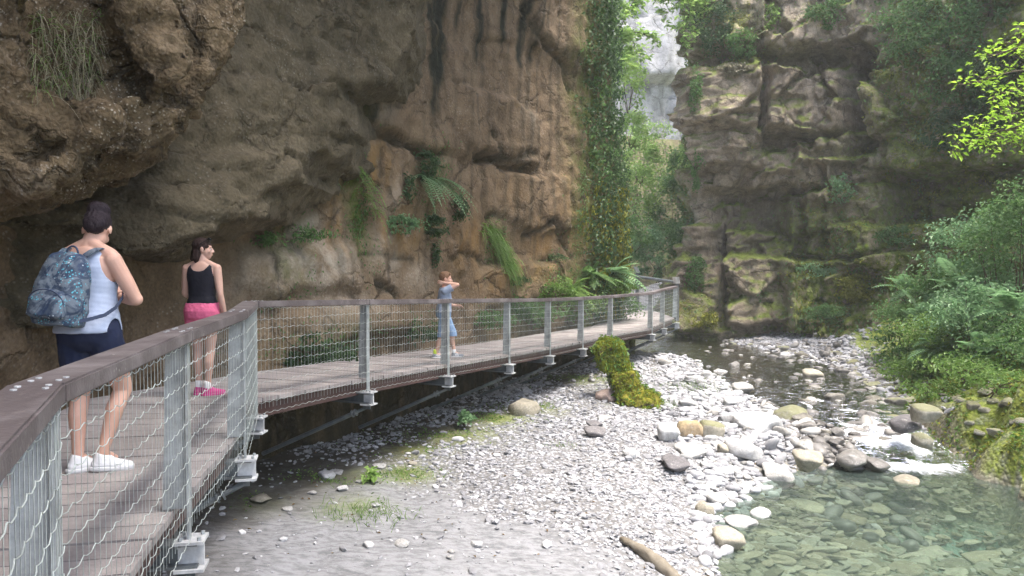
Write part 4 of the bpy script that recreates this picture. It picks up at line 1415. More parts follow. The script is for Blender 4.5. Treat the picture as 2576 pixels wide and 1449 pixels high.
# the backpack is carried: a thing of its own
pack = thing_at('backpack', WP + np.array([0, 0, 1.18]), WYAW, 'grey blue printed backpack with turquoise flecks on the woman\'s back', 'backpack')
PK = np.array([-.015, -.21, -.02])
Rp = np.array(Matrix.Rotation(math.radians(-7), 3, 'X') @ Matrix.Rotation(math.radians(4), 3, 'Y'))
gp = lambda x, y, z: PK + Rp @ np.array([x, y, z])
pf = Flesh()
pf.loft([(-.225, 0, .0, .10, .06), (-.215, 0, -.005, .142, .088), (-.12, 0, -.012, .158, .105), (.02, 0, -.006, .150, .095), (.13, 0, .008, .135, .078), (.20, 0, .02, .105, .055), (.225, 0, .03, .06, .03)], 30, 3.2, lambda p: gp(*p))
pm = pf.solid(.007, 3)
displace(pm, lambda V: .010 * fbm(V / .09, 3, .6, 14))
link('bag', pm, M_PRINT, pack)
pf = Flesh()
pf.loft([(-.185, 0, -.10, .10, .04), (-.17, 0, -.112, .118, .052), (-.07, 0, -.108, .115, .050), (-.02, 0, -.09, .095, .035), (-.008, 0, -.08, .07, .02)], 26, 3.0, lambda p: gp(*p))
pm = pf.solid(.006, 3); displace(pm, lambda V: .005 * fbm(V / .06, 3, .6, 15))
link('pocket', pm, M_PRINT, pack)
zp = MB()
zp.tube([gp(.115 * math.cos(a), -.125 - .02 * math.sin(a), -.10 + .085 * math.sin(a)) for a in np.linspace(.05, PI - .05, 14)], .004, 6)
zp.build('zip', M_STRAP, pack, True)
hl = MB(); hl.tube([gp(.04 * math.cos(a), .035, .215 + .05 * math.sin(a)) for a in np.linspace(0, PI, 12)], .006, 7)
hl.build('grab_loop', M_STRAP, pack, True)


def ribbon(mb, pts, nrm, wd, th):
    """flat webbing through pts"""
    pts = [np.array(p, float) for p in pts]; n = len(pts)
    for i in range(n - 1):
        q = []
        for j in (i, i + 1):
            t_ = pts[min(j + 1, n - 1)] - pts[max(j - 1, 0)]; t_ /= np.linalg.norm(t_)
            nn_ = np.array(nrm[j], float); nn_ -= t_ * (nn_ @ t_); nn_ /= np.linalg.norm(nn_)
            s_ = np.cross(t_, nn_)
            q.append([pts[j] - s_ * wd, pts[j] + s_ * wd, pts[j] + s_ * wd + nn_ * th, pts[j] - s_ * wd + nn_ * th])
        mb.hexa(q[0], q[1])


for s in (-1, 1):
    b = MB()
    pts = [(s * .07, -.125, .175), (s * .095, -.098, .205), (s * .108, -.055, .222), (s * .112, .0, .215), (s * .112, .06, .17), (s * .12, .112, .06), (s * .150, .115, -.03), (s * .195, .04, -.085), (s * .212, -.05, -.14), (s * .198, -.13, -.18), (s * .155, -.20, -.20), (s * .10, -.26, -.215)]
    nr = [(0, -.6, .8), (0, -.4, .9), (0, -.2, 1), (0, .1, 1), (0, .7, .7), (0, 1, .1), (s * .5, 1, 0), (s, .3, 0), (s, 0, 0), (s, -.3, 0), (s, -.5, 0), (s, -1, 0)]
    ribbon(b, pts[:7], nr[:7], .026, .008)
    st_ = b.build('shoulder_strap', M_PRINT, pack)
    b = MB(); ribbon(b, pts[6:], nr[6:], .011, .004)
    b.build('strap_webbing', M_STRAP, st_)

# ---- girl in black top and pink shorts
GP = at(512, 990, 7.75); GP[2] = -.015
GYAW = -math.radians(2)
girl = thing_at('person', GP, GYAW, 'girl in black tank top and pink shorts glancing right on the boardwalk', 'person')
kg = .955
torso_g = [(.78, 0, 0, .10, .075), (.83, 0, -.012, .155, .112), (.90, 0, -.018, .170, .120), (.97, 0, -.008, .152, .105), (1.05, 0, .0, .126, .094), (1.13, 0, .004, .130, .097), (1.22, 0, .012, .145, .108), (1.29, 0, .006, .154, .100), (1.345, 0, 0, .150, .082), (1.385, 0, -.004, .105, .064), (1.415, 0, -.002, .056, .050)]
fl = Flesh(); fl.loft(torso_g)
fl.cap((0, -.004, 1.38), (.004, .014, 1.475), .049, .046)
for s in (-1, 1): fl.cap((s * .028, -.002, 1.425), (s * .135, -.004, 1.360), .032, .042)
Rg = rot(-math.radians(72), .02)
gg = add_head(fl, (.008, .020, 1.55), Rg, .98)
RA = [(.160, -.004, 1.345), (.205, -.035, 1.075), (.225, .035, .845)]
LA = [(-.160, -.004, 1.345), (-.20, .03, 1.08), (-.12, .19, .99)]
for A_ in (RA, LA):
    fl.cap(A_[0], A_[0], .049, .049)
    fl.chain([A_[0], .45 * np.array(A_[0]) + .55 * np.array(A_[1]), A_[1]], [.048, .043, .034])
    fl.chain([A_[1], .65 * np.array(A_[1]) + .35 * np.array(A_[2]), A_[2]], [.034, .034, .023])
fl.hand(RA[2], (.02, .12, -1), (-.9, .3, 0), -1, .35, .95)
fl.hand(LA[2], (.8, .4, -.1), (0, -.5, .8), -1, .5, .95)
LEGG = dict(L=[(-.085, -.01, .86), (-.075, .05, .475), (-.060, .03, .085)], R=[(.085, -.01, .86), (.070, .015, .475), (.060, -.03, .085)])
for h, kn, an in LEGG.values():
    h, kn, an = map(np.array, (h, kn, an))
    fl.chain([h, .5 * h + .5 * kn, kn], [.090, .074, .050])
    fl.chain([kn, kn * .68 + an * .32 + np.array([0, -.018, 0]), kn * .3 + an * .7 + np.array([0, -.005, 0]), an], [.050, .050, .036, .031])
    fl.cap(an, an + np.array([.02, .08, -.04]), .031, .026)
body = fl.solid(.0058, 3)
gs = lambda me: (me.transform(Matrix.Scale(kg, 4)), me)[1]
b_ = link('body', gs(body), M_SKIN_B, girl)
e_ = empty('face', (0, 0, 0)); bpy.data.objects.remove(e_)
ggs = lambda *p: gg(*p) * kg
eyes(ggs, Rg, .98 * kg, girl, M_EYE, M_IRIS, M_HAIR_B)
f_ = Flesh(); f_.loft([(z, cx, cy, rx + .003, ry + .003) for z, cx, cy, rx, ry in torso_g])
o_ = garment('tank_top', f_.solid(.0065, 4), vest_keep(1.315, .955), .005, M_BLACK, girl, .004, .07); gs(o_.data)
sh = Flesh()
sh.loft([(.77, 0, 0, .11, .085), (.83, 0, -.012, .170, .126), (.90, 0, -.018, .180, .131), (.98, 0, -.008, .160, .114), (1.0, 0, -.008, .155, .112)])
for h, kn, an in LEGG.values():
    h, kn = np.array(h), np.array(kn)
    sh.chain([h, .5 * h + .5 * kn, .25 * h + .75 * kn], [.103, .098, .094])
o_ = garment('shorts', sh.solid(.0065, 4), lambda V, N: (V[:, 2] > .715) & (V[:, 2] < .985), .003, M_PINK, girl, .008, .05); gs(o_.data)
hf = Flesh(); g = gg
hf.ell(g(0, -.020, .036), (.082, .097, .090), Rg); hf.ell(g(0, -.062, -.02), (.066, .055, .085), Rg)
hf.chain([g(-.02, -.075, -.03), g(-.03, -.088, -.10), g(-.03, -.075, -.165)], [.050, .046, .026]); hf.chain([g(.03, -.06, -.03), g(.045, -.070, -.10), g(.035, -.06, -.15)], [.045, .036, .018])
hf.chain([g(-.05, -.03, .0), g(-.062, -.04, -.09), g(-.05, -.05, -.16)], [.036, .034, .018])
hm = hf.solid(.006, 3); displace(hm, lambda V: .007 * fbm(V / np.array([.022, .022, .05]), 3, .6, 6))
link('hair', gs(hm), M_HAIR_B, girl)
for a_, yw in ((LEGG['L'][2], -20), (LEGG['R'][2], -52)):
    shoe('shoe', np.array(a_) * kg, math.radians(yw), M_HOTPINK, M_HOTPINK, girl, .98, 0, M_WHITE)
sg = thing_at('sunglasses', GP + np.array([0, 0, 1.55 * kg + .06]), GYAW, 'dark sunglasses pushed up on the girl\'s hair', 'sunglasses')
off_ = np.array([0, 0, 1.55 * kg + .06])
gsg = lambda *p: gg(*p) * kg - off_
for s in (-1, 1):
    f_ = Flesh(); f_.ell(gsg(s * .036, .062, .112), (.031, .010, .022), Rg @ np.array(Matrix.Rotation(.9, 3, 'X')))
    l_ = link('lens', f_.mb.mesh('lens', True), M_LENS, sg)
    b = MB(); b.tube([gsg(s * .066, .055, .108), gsg(s * .086, .02, .085), gsg(s * .088, -.03, .05)], .0035, 6)
    b.build('temple', M_LENS, sg, True)
b = MB(); b.tube([gsg(-.010, .070, .116), gsg(.010, .070, .116)], .0035, 6)
b.build('bridge', M_PALESTEEL, sg)

# ---- boy with an arm raised to his head
BP = at(1118, 893, 12.35); BP[2] = -.19
BYAW = -math.radians(80)
boy = thing_at('person', BP, BYAW, 'boy in grey-blue T-shirt and denim shorts holding his neck on the boardwalk', 'person')
torso_b = [(.64, 0, 0, .085, .065), (.68, 0, -.01, .128, .098), (.74, 0, -.012, .138, .104), (.80, 0, -.006, .130, .096), (.88, 0, 0, .122, .090), (.96, 0, .004, .130, .092), (1.04, 0, .004, .140, .092), (1.09, 0, 0, .132, .078), (1.125, 0, -.002, .09, .06), (1.15, 0, 0, .05, .046)]
fl = Flesh(); fl.loft(torso_b)
fl.cap((0, -.002, 1.12), (.01, .014, 1.19), .043, .041)
Rb = rot(-math.radians(8), .12)
gb = add_head(fl, (.012, .028, 1.275), Rb, .96)
RA = [(.142, 0, 1.085), (.185, .195, 1.185), (.105, -.012, 1.215)]
LA = [(-.142, 0, 1.085), (-.175, .02, .865), (-.10, .20, .84)]
for A_, n_ in ((RA, 1), (LA, -1)):
    fl.cap(A_[0], A_[0], .045, .045)
    fl.chain([A_[0], .45 * np.array(A_[0]) + .55 * np.array(A_[1]), A_[1]], [.044, .037, .031])
    fl.chain([A_[1], .65 * np.array(A_[1]) + .35 * np.array(A_[2]), A_[2]], [.031, .031, .021])
fl.hand(RA[2], (-.35, -.95, .12), (-.9, .2, 0), 1, .45, .85)
fl.hand(LA[2], (.25, .95, -.1), (.5, 0, -.8), 1, .4, .85)
LEGB = dict(L=[(-.07, 0, .70), (-.075, .135, .375), (-.07, .165, .075)], R=[(.07, 0, .70), (.075, -.035, .375), (.07, -.150, .080)])
for h, kn, an in LEGB.values():
    h, kn, an = map(np.array, (h, kn, an))
    fl.chain([h, .5 * h + .5 * kn, kn], [.075, .062, .045])
    fl.chain([kn, kn * .68 + an * .32 + np.array([0, -.015, 0]), kn * .3 + an * .7, an], [.045, .043, .031, .028])
    fl.cap(an, an + np.array([0, .07, -.03]), .028, .024)
link('body', fl.solid(.0058, 3), M_SKIN_C, boy)
eyes(gb, Rb, .96, boy, M_EYE, M_IRIS, M_HAIR_C)
tf = Flesh(); tf.loft([(z, cx, cy, rx + (.022 if z < 1.0 else .010), ry + (.022 if z < 1.0 else .010)) for z, cx, cy, rx, ry in torso_b])
for A_ in (RA, LA):
    a_, b_ = np.array(A_[0]), np.array(A_[1])
    tf.cap(a_, a_ * .35 + b_ * .65, .060, .056)
def tee_keep(V, N):
    z = V[:, 2]
    k = (z > .735) & ~((z > 1.125) & (np.hypot(V[:, 0], V[:, 1]) < .075))
    for A_ in (RA, LA):
        a_, b_ = np.array(A_[0]), np.array(A_[1])
        t_ = (V - a_) @ (b_ - a_) / ((b_ - a_) @ (b_ - a_))
        k &= ~((t_ > .60) & (np.linalg.norm(V - (a_ + np.clip(t_, 0, 1)[:, None] * (b_ - a_)), axis=1) < .075))
    return k
garment('t_shirt', tf.solid(.0065, 4), tee_keep, .003, M_TEE, boy, .008, .06)
sh = Flesh(); sh.loft([(.62, 0, 0, .10, .078), (.68, 0, -.01, .146, .115), (.74, 0, -.012, .152, .118), (.80, 0, -.006, .142, .108), (.82, 0, -.006, .138, .104)])
for h, kn, an in LEGB.values():
    h, kn, an = map(np.array, (h, kn, an))
    sh.chain([h, .5 * h + .5 * kn, kn, kn * .75 + an * .25], [.090, .084, .078, .074])
garment('shorts', sh.solid(.0065, 4), lambda V, N: (V[:, 2] > .345) & (V[:, 2] < .80), .003, M_DENIM, boy, .010, .05)
hf = Flesh(); g = gb
hf.ell(g(0, -.024, .040), (.079, .094, .086), Rb); hf.ell(g(0, -.055, -.005), (.064, .050, .060), Rb); hf.cap(g(-.035, .052, .090), g(.035, .052, .090), .020, .020)
hm = hf.solid(.006, 2); displace(hm, lambda V: .006 * fbm(V / .016, 3, .6, 8))
link('hair', hm, M_HAIR_C, boy)
shoe('shoe', LEGB['L'][2], math.radians(-6), M_GREYSHOE, M_SOLE, boy, .88, 0, M_WHITE, M_WHITE)
shoe('shoe', LEGB['R'][2], math.radians(4), M_GREYSHOE, M_SOLE, boy, .88, 0, M_LIME, M_WHITE)
# ------------------------------------------------------------------ where view directions meet the cliffs
LB, RB, FB, SB = LW.bvh(), RW.bvh(), FW.bvh(), SW.bvh()


def hit(px, py, trees=None):
    best = None
    r = Vector(ray(px, py)).normalized()
    for t in (trees or (LB, RB, SB, FB)):
        p, n, i, d = t.ray_cast(Vector(CAM), r)
        if p is not None and (best is None or d < best[2]):
            if n.dot(r) > 0: n = -n
            best = (np.array(p), np.array(n), d)
    return best


# ------------------------------------------------------------------ stones
def stone_mat(name, cols, moss=0.0, rough=.85, warm=0.0):
    t = NT(name)
    rnd = t.n('ShaderNodeObjectInfo').outputs['Random']
    c = t.ramp(rnd, [(i / (len(cols) - 1), q) for i, q in enumerate(cols)])
    n = t.noise(3, 6, .65); f = t.noise(22, 4, .7)
    c = t.mix(.55, c, t.ramp(n, [(.3, .25), (.7, .8)]), 'OVERLAY')
    c = t.mix(.4, c, t.ramp(f, [(.3, .25), (.7, .8)]), 'OVERLAY')
    c = t.mix(t.ramp(t.noise(4, 4, dist=2), [(.6, 0), (.66, .35)]), c, (.55, .54, .52))
    if moss:
        nz = t.n('ShaderNodeSeparateXYZ', Vector=t.n('ShaderNodeNewGeometry').outputs['Normal']).outputs[2]
        m = t.ramp(t.math('ADD', nz, t.math('MULTIPLY', t.noise(5, 5, .7), .8)), [(.75, 0), (1.05, moss)])
        c = t.mix(m, c, t.mix(f, (.07, .08, .02), (.17, .175, .06)))
    return t.done(t.bsdf(c, rough, t.bump(t.math('ADD', n, t.math('MULTIPLY', f, .4)), .6, .03), spec=.3))


M_STONE = stone_mat('pale_river_stone', [(.17, .17, .17), (.27, .27, .268), (.36, .358, .35), (.24, .23, .21), (.31, .308, .305)])
M_STONEWET = stone_mat('wet_stone', [(.075, .07, .065), (.14, .13, .12), (.22, .21, .195), (.11, .10, .075)], rough=.4)
M_STONEMOSS = stone_mat('bank_stone', [(.20, .19, .17), (.30, .29, .26), (.38, .36, .31), (.24, .22, .17)], moss=.65)
M_STONEBED = stone_mat('bed_stone', [(.15, .13, .09), (.26, .225, .165), (.35, .32, .245), (.28, .27, .225), (.17, .15, .115)])
M_STONEWHITE = stone_mat('white_stone', [(.40, .40, .40), (.45, .445, .44)])
M_STONEORANGE = stone_mat('orange_stone', [(.32, .23, .135), (.34, .26, .165)], moss=.3)
M_STONERED = stone_mat('reddish_stone', [(.30, .23, .2), (.33, .26, .22)])
M_STONEDARK = stone_mat('dark_stone', [(.10, .095, .10), (.16, .15, .15)])
M_STONEGREY = stone_mat('grey_stone', [(.27, .265, .26), (.33, .325, .31)])
M_STONETAN = stone_mat('tan_stone', [(.24, .22, .17), (.29, .265, .21)])


def stone_mesh(seed, facet, flat, sub=4):
    bm = bmesh.new()
    bmesh.ops.create_icosphere(bm, subdivisions=sub, radius=1)
    me = bpy.data.meshes.new('stone'); bm.to_mesh(me); bm.free()
    n = len(me.vertices); V = np.empty(n * 3, np.float32); me.vertices.foreach_get('co', V); V = V.reshape(-1, 3).astype(float)
    r = np.random.default_rng(seed)
    # planes cut the ball into a worn block
    for _ in range(facet):
        d = r.normal(size=3); d /= np.linalg.norm(d)
        h = r.uniform(.48, .82)
        k = V @ d - h
        V = V - np.where(k > 0, k * .92, 0)[:, None] * d
    V *= 1 + .16 * fbm(V * .9 + seed, 3, .5, seed)[:, None] + .09 * fbm(V * 3.2 + seed, 3, .6, seed + 3)[:, None]
    V /= np.abs(V).max(0)
    V[:, 2] *= flat
    me.vertices.foreach_set('co', V.astype(np.float32).ravel())
    me.polygons.foreach_set('use_smooth', np.full(len(me.polygons), True))
    me.update()
    return me


SHAPES = [stone_mesh(s, f, fl_, 3) for s, f, fl_ in [(1, 8, .8), (2, 10, .6), (3, 14, .7), (4, 9, .5), (5, 13, .85), (6, 16, .55), (7, 7, .65), (8, 18, .75)]]
SLABS = [stone_mesh(s, 7, fl_, 3) for s, fl_ in [(11, .28), (12, .35), (13, .22), (14, .3)]]


def stone(me, p, size, rz, tilt, mat, label, group=None, name='river_stone'):
    o_ = bpy.data.objects.new(name, me)
    if not me.materials: me.materials.append(None)
    o_.material_slots[0].link = 'OBJECT'; o_.material_slots[0].material = mat
    COL.objects.link(o_)
    o_.location = tuple(map(float, p)); o_.scale = size
    o_.rotation_euler = (tilt[0], tilt[1], rz)
    tag(o_, label, 'stone', group)
    return o_


def big(px, py, wpx, hk, mat, label, shape, rz=0, tilt=(0, 0), zoff=0, dk=1.0, name='boulder', zw=None):
    """a stone seen at (px, py) (its foot), wpx wide"""
    z = -1.45
    for _ in range(6):
        p = onz(px, py, z); z = gz1(p[0], p[1]) if zw is None else zw
    p = onz(px, py, z); s = wpx / 1932 * p[1] / 2
    return stone(shape, (p[0], p[1] + s * dk * .6, z + s * hk * .25 + zoff), (s, s * dk, s * hk), rz, tilt, mat, label, None, name)


S_, L_ = SHAPES, SLABS
big(1912, 1092, 150, .8, M_STONEWHITE, 'large flat white stone among the cobbles beside the stream', S_[3], .2, (0, .06))
big(1678, 1112, 66, 1.2, M_STONEWHITE, 'upright white boulder at the foot of the grassy stump, beside the orange stone', S_[4], .4)
big(1738, 1100, 70, 1.1, M_STONEORANGE, 'rusty orange boulder between the white boulder and the mossy grey one', S_[0], 1.1)
big(1796, 1108, 88, .95, M_STONEMOSS, 'grey boulder with mossy face, right of the orange stone', S_[4], 2.0)
big(1742, 1150, 95, .8, M_STONEGREY, 'tilted grey slab on the gravel, upper one of a pair', S_[5], -.5, (.1, .25))
big(1705, 1178, 85, .7, M_STONEDARK, 'long dark grey slab on the gravel, lower one of a pair', S_[5], -.6, (.1, .3))
big(1880, 1150, 110, .75, M_STONEWHITE, 'pale oblong boulder with a cracked top, beside the sandy patch', S_[2], .3, (0, .15))
big(1828, 1145, 50, 1.1, M_STONETAN, 'tan squarish stone against the pale oblong boulder', S_[7], .9)
big(1962, 1212, 100, .8, M_STONEGREY, 'smooth grey rock sloping into the upper edge of the pool', S_[6], -.5, (0, .35))
big(2040, 1175, 80, .95, M_STONETAN, 'two-toned tan rock in the shallows where the stream enters the pool', S_[7], .3)
big(2165, 1172, 95, .8, M_STONEWET, 'wet dark rock at the lip of the cascade', S_[1], .2, zw=-1.75)
big(2215, 1180, 80, .75, M_STONEWET, 'wet black wedge rock right of the lip of the cascade', S_[5], -.5, (0, .3), zw=-1.8)
big(2330, 1122, 70, .9, M_STONEMOSS, 'greenish block standing in the white water of the cascade', S_[2], .5, (.1, .2))
big(2300, 1082, 95, .8, M_STONEDARK, 'dark rounded boulder on the far side of the cascade', S_[1], .1)
big(2335, 1060, 80, .9, M_STONEMOSS, 'pale mossy boulder behind the dark boulder across the cascade', S_[4], .4)
big(2010, 1062, 110, .75, M_STONEMOSS, 'broad olive boulder at the edge of the stream', S_[1], .2)
big(2045, 960, 60, .9, M_STONETAN, 'tan stone standing in midstream', S_[4], .2)
big(2058, 985, 45, .9, M_STONEDARK, 'dark stone leaning on the tan one in midstream', S_[7], .7)
big(1318, 1043, 82, .95, M_STONETAN, 'big pale brown boulder on the moss under the boardwalk', S_[2], .3, (0, -.35))
big(1530, 1012, 60, 1.5, M_STONERED, 'reddish slab standing on edge in the gravel beside the mossy stump', S_[5], .2, (.25, .2))
big(1500, 1100, 60, .8, M_STONEDARK, 'dark cracked stone alone on the gravel', S_[7], .2)
big(1494, 1085, 50, .6, M_STONEDARK, 'flat dark stone lying on the cracked one', S_[3], .5, (.1, .1), .07)
big(1522, 1060, 50, .6, M_STONEGREY, 'grey flat stone lying above the dark cracked stone', S_[3], .2)
big(1590, 1150, 50, .8, M_STONEWHITE, 'small white block alone on the gravel', S_[2], .5)
big(1925, 1305, 66, .7, M_STONEWHITE, 'white stone breaking the surface of the pool', S_[1], .2, zw=-1.88)
big(1868, 1332, 100, .5, M_STONEGREY, 'flat grey stone awash at the pool edge', S_[3], .2, zw=-1.88)
big(1830, 1390, 95, 1.0, M_STONETAN, 'yellowish boulder half in the pool at the gravel edge', S_[4], .3, zw=-1.87)
big(1778, 1300, 62, 1.2, M_STONETAN, 'split ochre rock at the corner of the gravel bank', S_[2], .7)
big(1805, 1275, 70, .8, M_STONEGREY, 'grey blocky stone above the split ochre rock', S_[7], 1.2)
big(1650, 1425, 120, .4, M_STONEGREY, 'flat grey slab beside the driftwood log', S_[3], .9) if False else None
big(2300, 1225, 82, .6, M_STONETAN, 'brown flat stone rising from the pool below the cascade', S_[1], .2, zw=-1.90)
for k, (px, py, wpx) in enumerate([(925, 1378, 32), (1012, 1376, 46), (1195, 1376, 38), (1138, 1392, 24), (1135, 1408, 24)]):
    big(px, py, wpx, .7, M_STONEWHITE if k in (0, 2) else M_STONEGREY, ['small white stone on the sand, nearest the boardwalk', 'flat pale grey stone half sunk in the sand', 'white stone on the sand nearest the gravel', 'upper of two small grey stones on the sand', 'lower of two small grey stones on the sand'][k], S_[k % 8], k, name='pale_stone')
for k, (px, py, wpx) in enumerate([(818, 1205, 50), (845, 1195, 40), (655, 1265, 60), (780, 1245, 30), (860, 1235, 34), (955, 1180, 36), (1035, 1170, 30), (720, 1285, 34), (1150, 1110, 30), (900, 1215, 26)]):
    stn = big(px, py, wpx, .6, [M_STONEWHITE, M_STONEGREY, M_STONETAN, M_STONEGREY][k % 4], 'rubble stone at the foot of the wall under the boardwalk', S_[(k * 3) % 8], k * 1.3, name='rubble_stone')
    stn['group'] = 'rubble stones under the boardwalk'


def scatter(n, region, sizes, shapes, mat, label, group, zfn=None, name='river_stone', sink=.25, mind=.8, wbias=1.0, zmax=None):
    """stones over a region of ground given by view directions; they keep apart"""
    placed = []
    tries = 0
    while len(placed) < n and tries < n * 60:
        tries += 1
        px, py = region()
        z = -1.4
        for _ in range(3):
            p = onz(px, py, z); z = gz1(p[0], p[1]) if zfn is None else zfn
        p = onz(px, py, z)
        s = float(RNG.choice(sizes)) * RNG.uniform(.75, 1.3)
        if any((p[0] - q[0]) ** 2 + (p[1] - q[1]) ** 2 < (mind * (s + q[2])) ** 2 for q in placed):
            continue
        placed.append((p[0], p[1], s))
        zz = gz1(p[0], p[1])
        if zmax is not None and zz > zmax:
            placed.pop(); continue
        me = shapes[int(RNG.integers(len(shapes)))]
        stone(me, (p[0], p[1], zz + s * sink), (s * RNG.uniform(.85, 1.35) * wbias, s * RNG.uniform(.7, 1.0), s * RNG.uniform(.65, 1.0)), RNG.uniform(-.7, .7) + (PI if RNG.random() < .5 else 0), (RNG.normal(0, .12), RNG.normal(0, .12)), mat, label, group, name)


def quad(*c):
    """uniform point in a quadrilateral of view directions"""
    c = [np.array(q, float) for q in c]
    def f():
        u, v = RNG.random(2)
        return (1 - u) * (1 - v) * c[0] + u * (1 - v) * c[1] + u * v * c[2] + (1 - u) * v * c[3]
    return f


scatter(100, quad((1640, 890), (1840, 900), (2080, 1160), (1800, 1170)), [.07, .09, .11, .14, .18], SHAPES, M_STONE, 'rounded pale stone of the cobble bank between stump and stream', 'stones of the cobble bank')
scatter(26, quad((1700, 1130), (1860, 1150), (1890, 1250), (1770, 1330)), [.05, .07, .1], SHAPES, M_STONE, 'pale stone strewn on the gravel edge above the pool', 'stones along the gravel edge')
scatter(46, quad((1800, 885), (2130, 900), (2290, 1060), (2030, 1130)), [.08, .1, .13, .17], SHAPES, M_STONEWET, 'wet dark stone poking out of the stream', 'stones in the stream', sink=.45)
scatter(22, quad((2060, 1040), (2230, 1030), (2390, 1180), (2050, 1190)), [.09, .12, .16], SHAPES, M_STONEWET, 'wet stone in the white water of the cascade', 'stones in the cascade', sink=.5)
scatter(40, quad((2080, 880), (2200, 880), (2340, 1060), (2240, 1080)), [.08, .10, .14, .18], SHAPES, M_STONEMOSS, 'grey-brown stone on the far shore of the stream', 'stones on the far shore')
scatter(18, quad((1700, 862), (1990, 862), (2060, 890), (1800, 895)), [.1, .14, .2], SHAPES, M_STONEMOSS, 'mossy stone lying at the foot of the far cliff', 'stones at the foot of the far cliff')
scatter(16, quad((2398, 1185), (2570, 1250), (2576, 1300), (2405, 1212)), [.10, .14, .18], SHAPES, M_STONEMOSS, 'mossy rock edging the pool below the green mound', 'rocks edging the pool', sink=-.1)
scatter(80, quad((1900, 1215), (2380, 1215), (2576, 1449), (1830, 1449)), [.10, .14, .19, .26], SLABS, M_STONEBED, 'brown slab lying under water in the pool', 'slabs on the pool bed', zfn=-2.3, name='submerged_stone', sink=.08, mind=.75, wbias=1.1, zmax=-2.02)
scatter(60, quad((1840, 1330), (2150, 1330), (2200, 1449), (1800, 1449)), [.09, .13], SLABS, M_STONEBED, 'small brown slab lying under water in the shallows', 'small slabs in the shallows', zfn=-2.1, name='submerged_stone', sink=.3, mind=.6, wbias=1.1, zmax=-1.93)

# gravel: thousands of small stones nobody could count
ico = bmesh.new(); bmesh.ops.create_icosphere(ico, subdivisions=1, radius=1)
IV = np.array([v.co[:] for v in ico.verts]); IFc = np.array([[v.index for v in f.verts] for f in ico.faces]); ico.free()


ico = bmesh.new(); bmesh.ops.create_icosphere(ico, subdivisions=2, radius=1)
IV2 = np.array([v.co[:] for v in ico.verts]); IF2 = np.array([[v.index for v in f.verts] for f in ico.faces]); ico.free()


def pebbles(XYZ, R, mat, name, flat=.55, fine=False):
    IV, IFc = (IV2, IF2) if fine else (globals()['IV'], globals()['IFc'])
    n = len(XYZ)
    a = RNG.uniform(0, 2 * PI, n)
    J = IV[None] * (1 + .15 * RNG.normal(size=(n, len(IV), 1)).clip(-1.5, 1.5)) if not fine else IV[None] * (1 + .22 * (IV @ RNG.normal(size=(3, n))).T[:, :, None] * (IV @ RNG.normal(size=(3, n))).T[:, :, None].clip(-1, 1))
    J = J * np.stack([R * RNG.uniform(.8, 1.5, n), R * RNG.uniform(.7, 1.1, n), R * flat * RNG.uniform(.6, 1.3, n)], 1)[:, None, :]
    c, s = np.cos(a)[:, None], np.sin(a)[:, None]
    tx = RNG.normal(0, .25, (n, 1))
    X, Y, Z = J[..., 0] * c - J[..., 1] * s, J[..., 0] * s + J[..., 1] * c, J[..., 2] + J[..., 0] * tx
    V = np.stack([X, Y, Z], 2) + XYZ[:, None, :]
    F = IFc[None] + (np.arange(n) * len(IV))[:, None, None]
    return link(name, np_mesh(name, V.reshape(-1, 3), F.reshape(-1, 3), fine), mat)


def field(F, x, y):
    i = np.clip(np.searchsorted(gx, x) - 1, 0, len(gx) - 2); j = np.clip(np.searchsorted(gy, y) - 1, 0, len(gy) - 2)
    u = (x - gx[i]) / (gx[i + 1] - gx[i]); v = (y - gy[j]) / (gy[j + 1] - gy[j])
    return (1 - u) * (1 - v) * F[i, j] + u * (1 - v) * F[i + 1, j] + (1 - u) * v * F[i, j + 1] + u * v * F[i + 1, j + 1]


pt = NT('pebbles')
rn = pt.n('ShaderNodeNewGeometry').outputs['Random Per Island']
pc = pt.ramp(rn, [(0, (.15, .15, .158)), (.3, (.235, .235, .245)), (.6, (.30, .30, .312)), (.88, (.36, .36, .37)), (1, (.45, .45, .455))])
pc = pt.mix(.35, pc, pt.ramp(pt.noise(20, 3), [(.3, .3), (.7, .75)]), 'OVERLAY')
M_PEB = pt.done(pt.bsdf(pc, .85, spec=.25))
N_ = 120000
x = RNG.uniform(-3.5, 5.6, N_); y = RNG.uniform(6.6, 24, N_)
_, _, GZ2, GM2, SA2 = GROUND_FIELDS
z, s_, m_ = field(GZ2, x, y), field(SA2, x, y), field(GM2, x, y)
P3 = np.column_stack([x, y, 0 * x])
dens = (1 - .94 * np.clip(s_, 0, 1)) * (1 - .95 * np.clip(m_ * 1.3, 0, 1)) * (.45 + .55 * sstep(-.25, .3, fbm(P3 / .8, 3, .6, 91))) * (z > WATER_Z + .0)
dS2, iS2 = near_stream(np.column_stack([x, y]))
dens *= (dS2 > SP[iS2, 3] * .9)
dens *= np.clip(9.0 / y, .35, 1) ** 1.2
k = RNG.random(N_) < dens
x, y, z = x[k], y[k], z[k]
R = np.exp(RNG.normal(math.log(.0145), .55, len(x))).clip(.007, .055) * (1 + .05 * (y - 8).clip(0, 12))
tag(pebbles(np.column_stack([x, y, z + R * .2]), R, M_PEB, 'gravel'), kind='stuff')
# cobbles between stump and stream, too many to count, and smaller ones in the stream bed
def in_quad(n, *c):
    f = quad(*c); out = []
    for _ in range(n):
        px, py = f(); p = onz(px, py, -1.42); out.append((p[0], p[1]))
    return np.array(out)


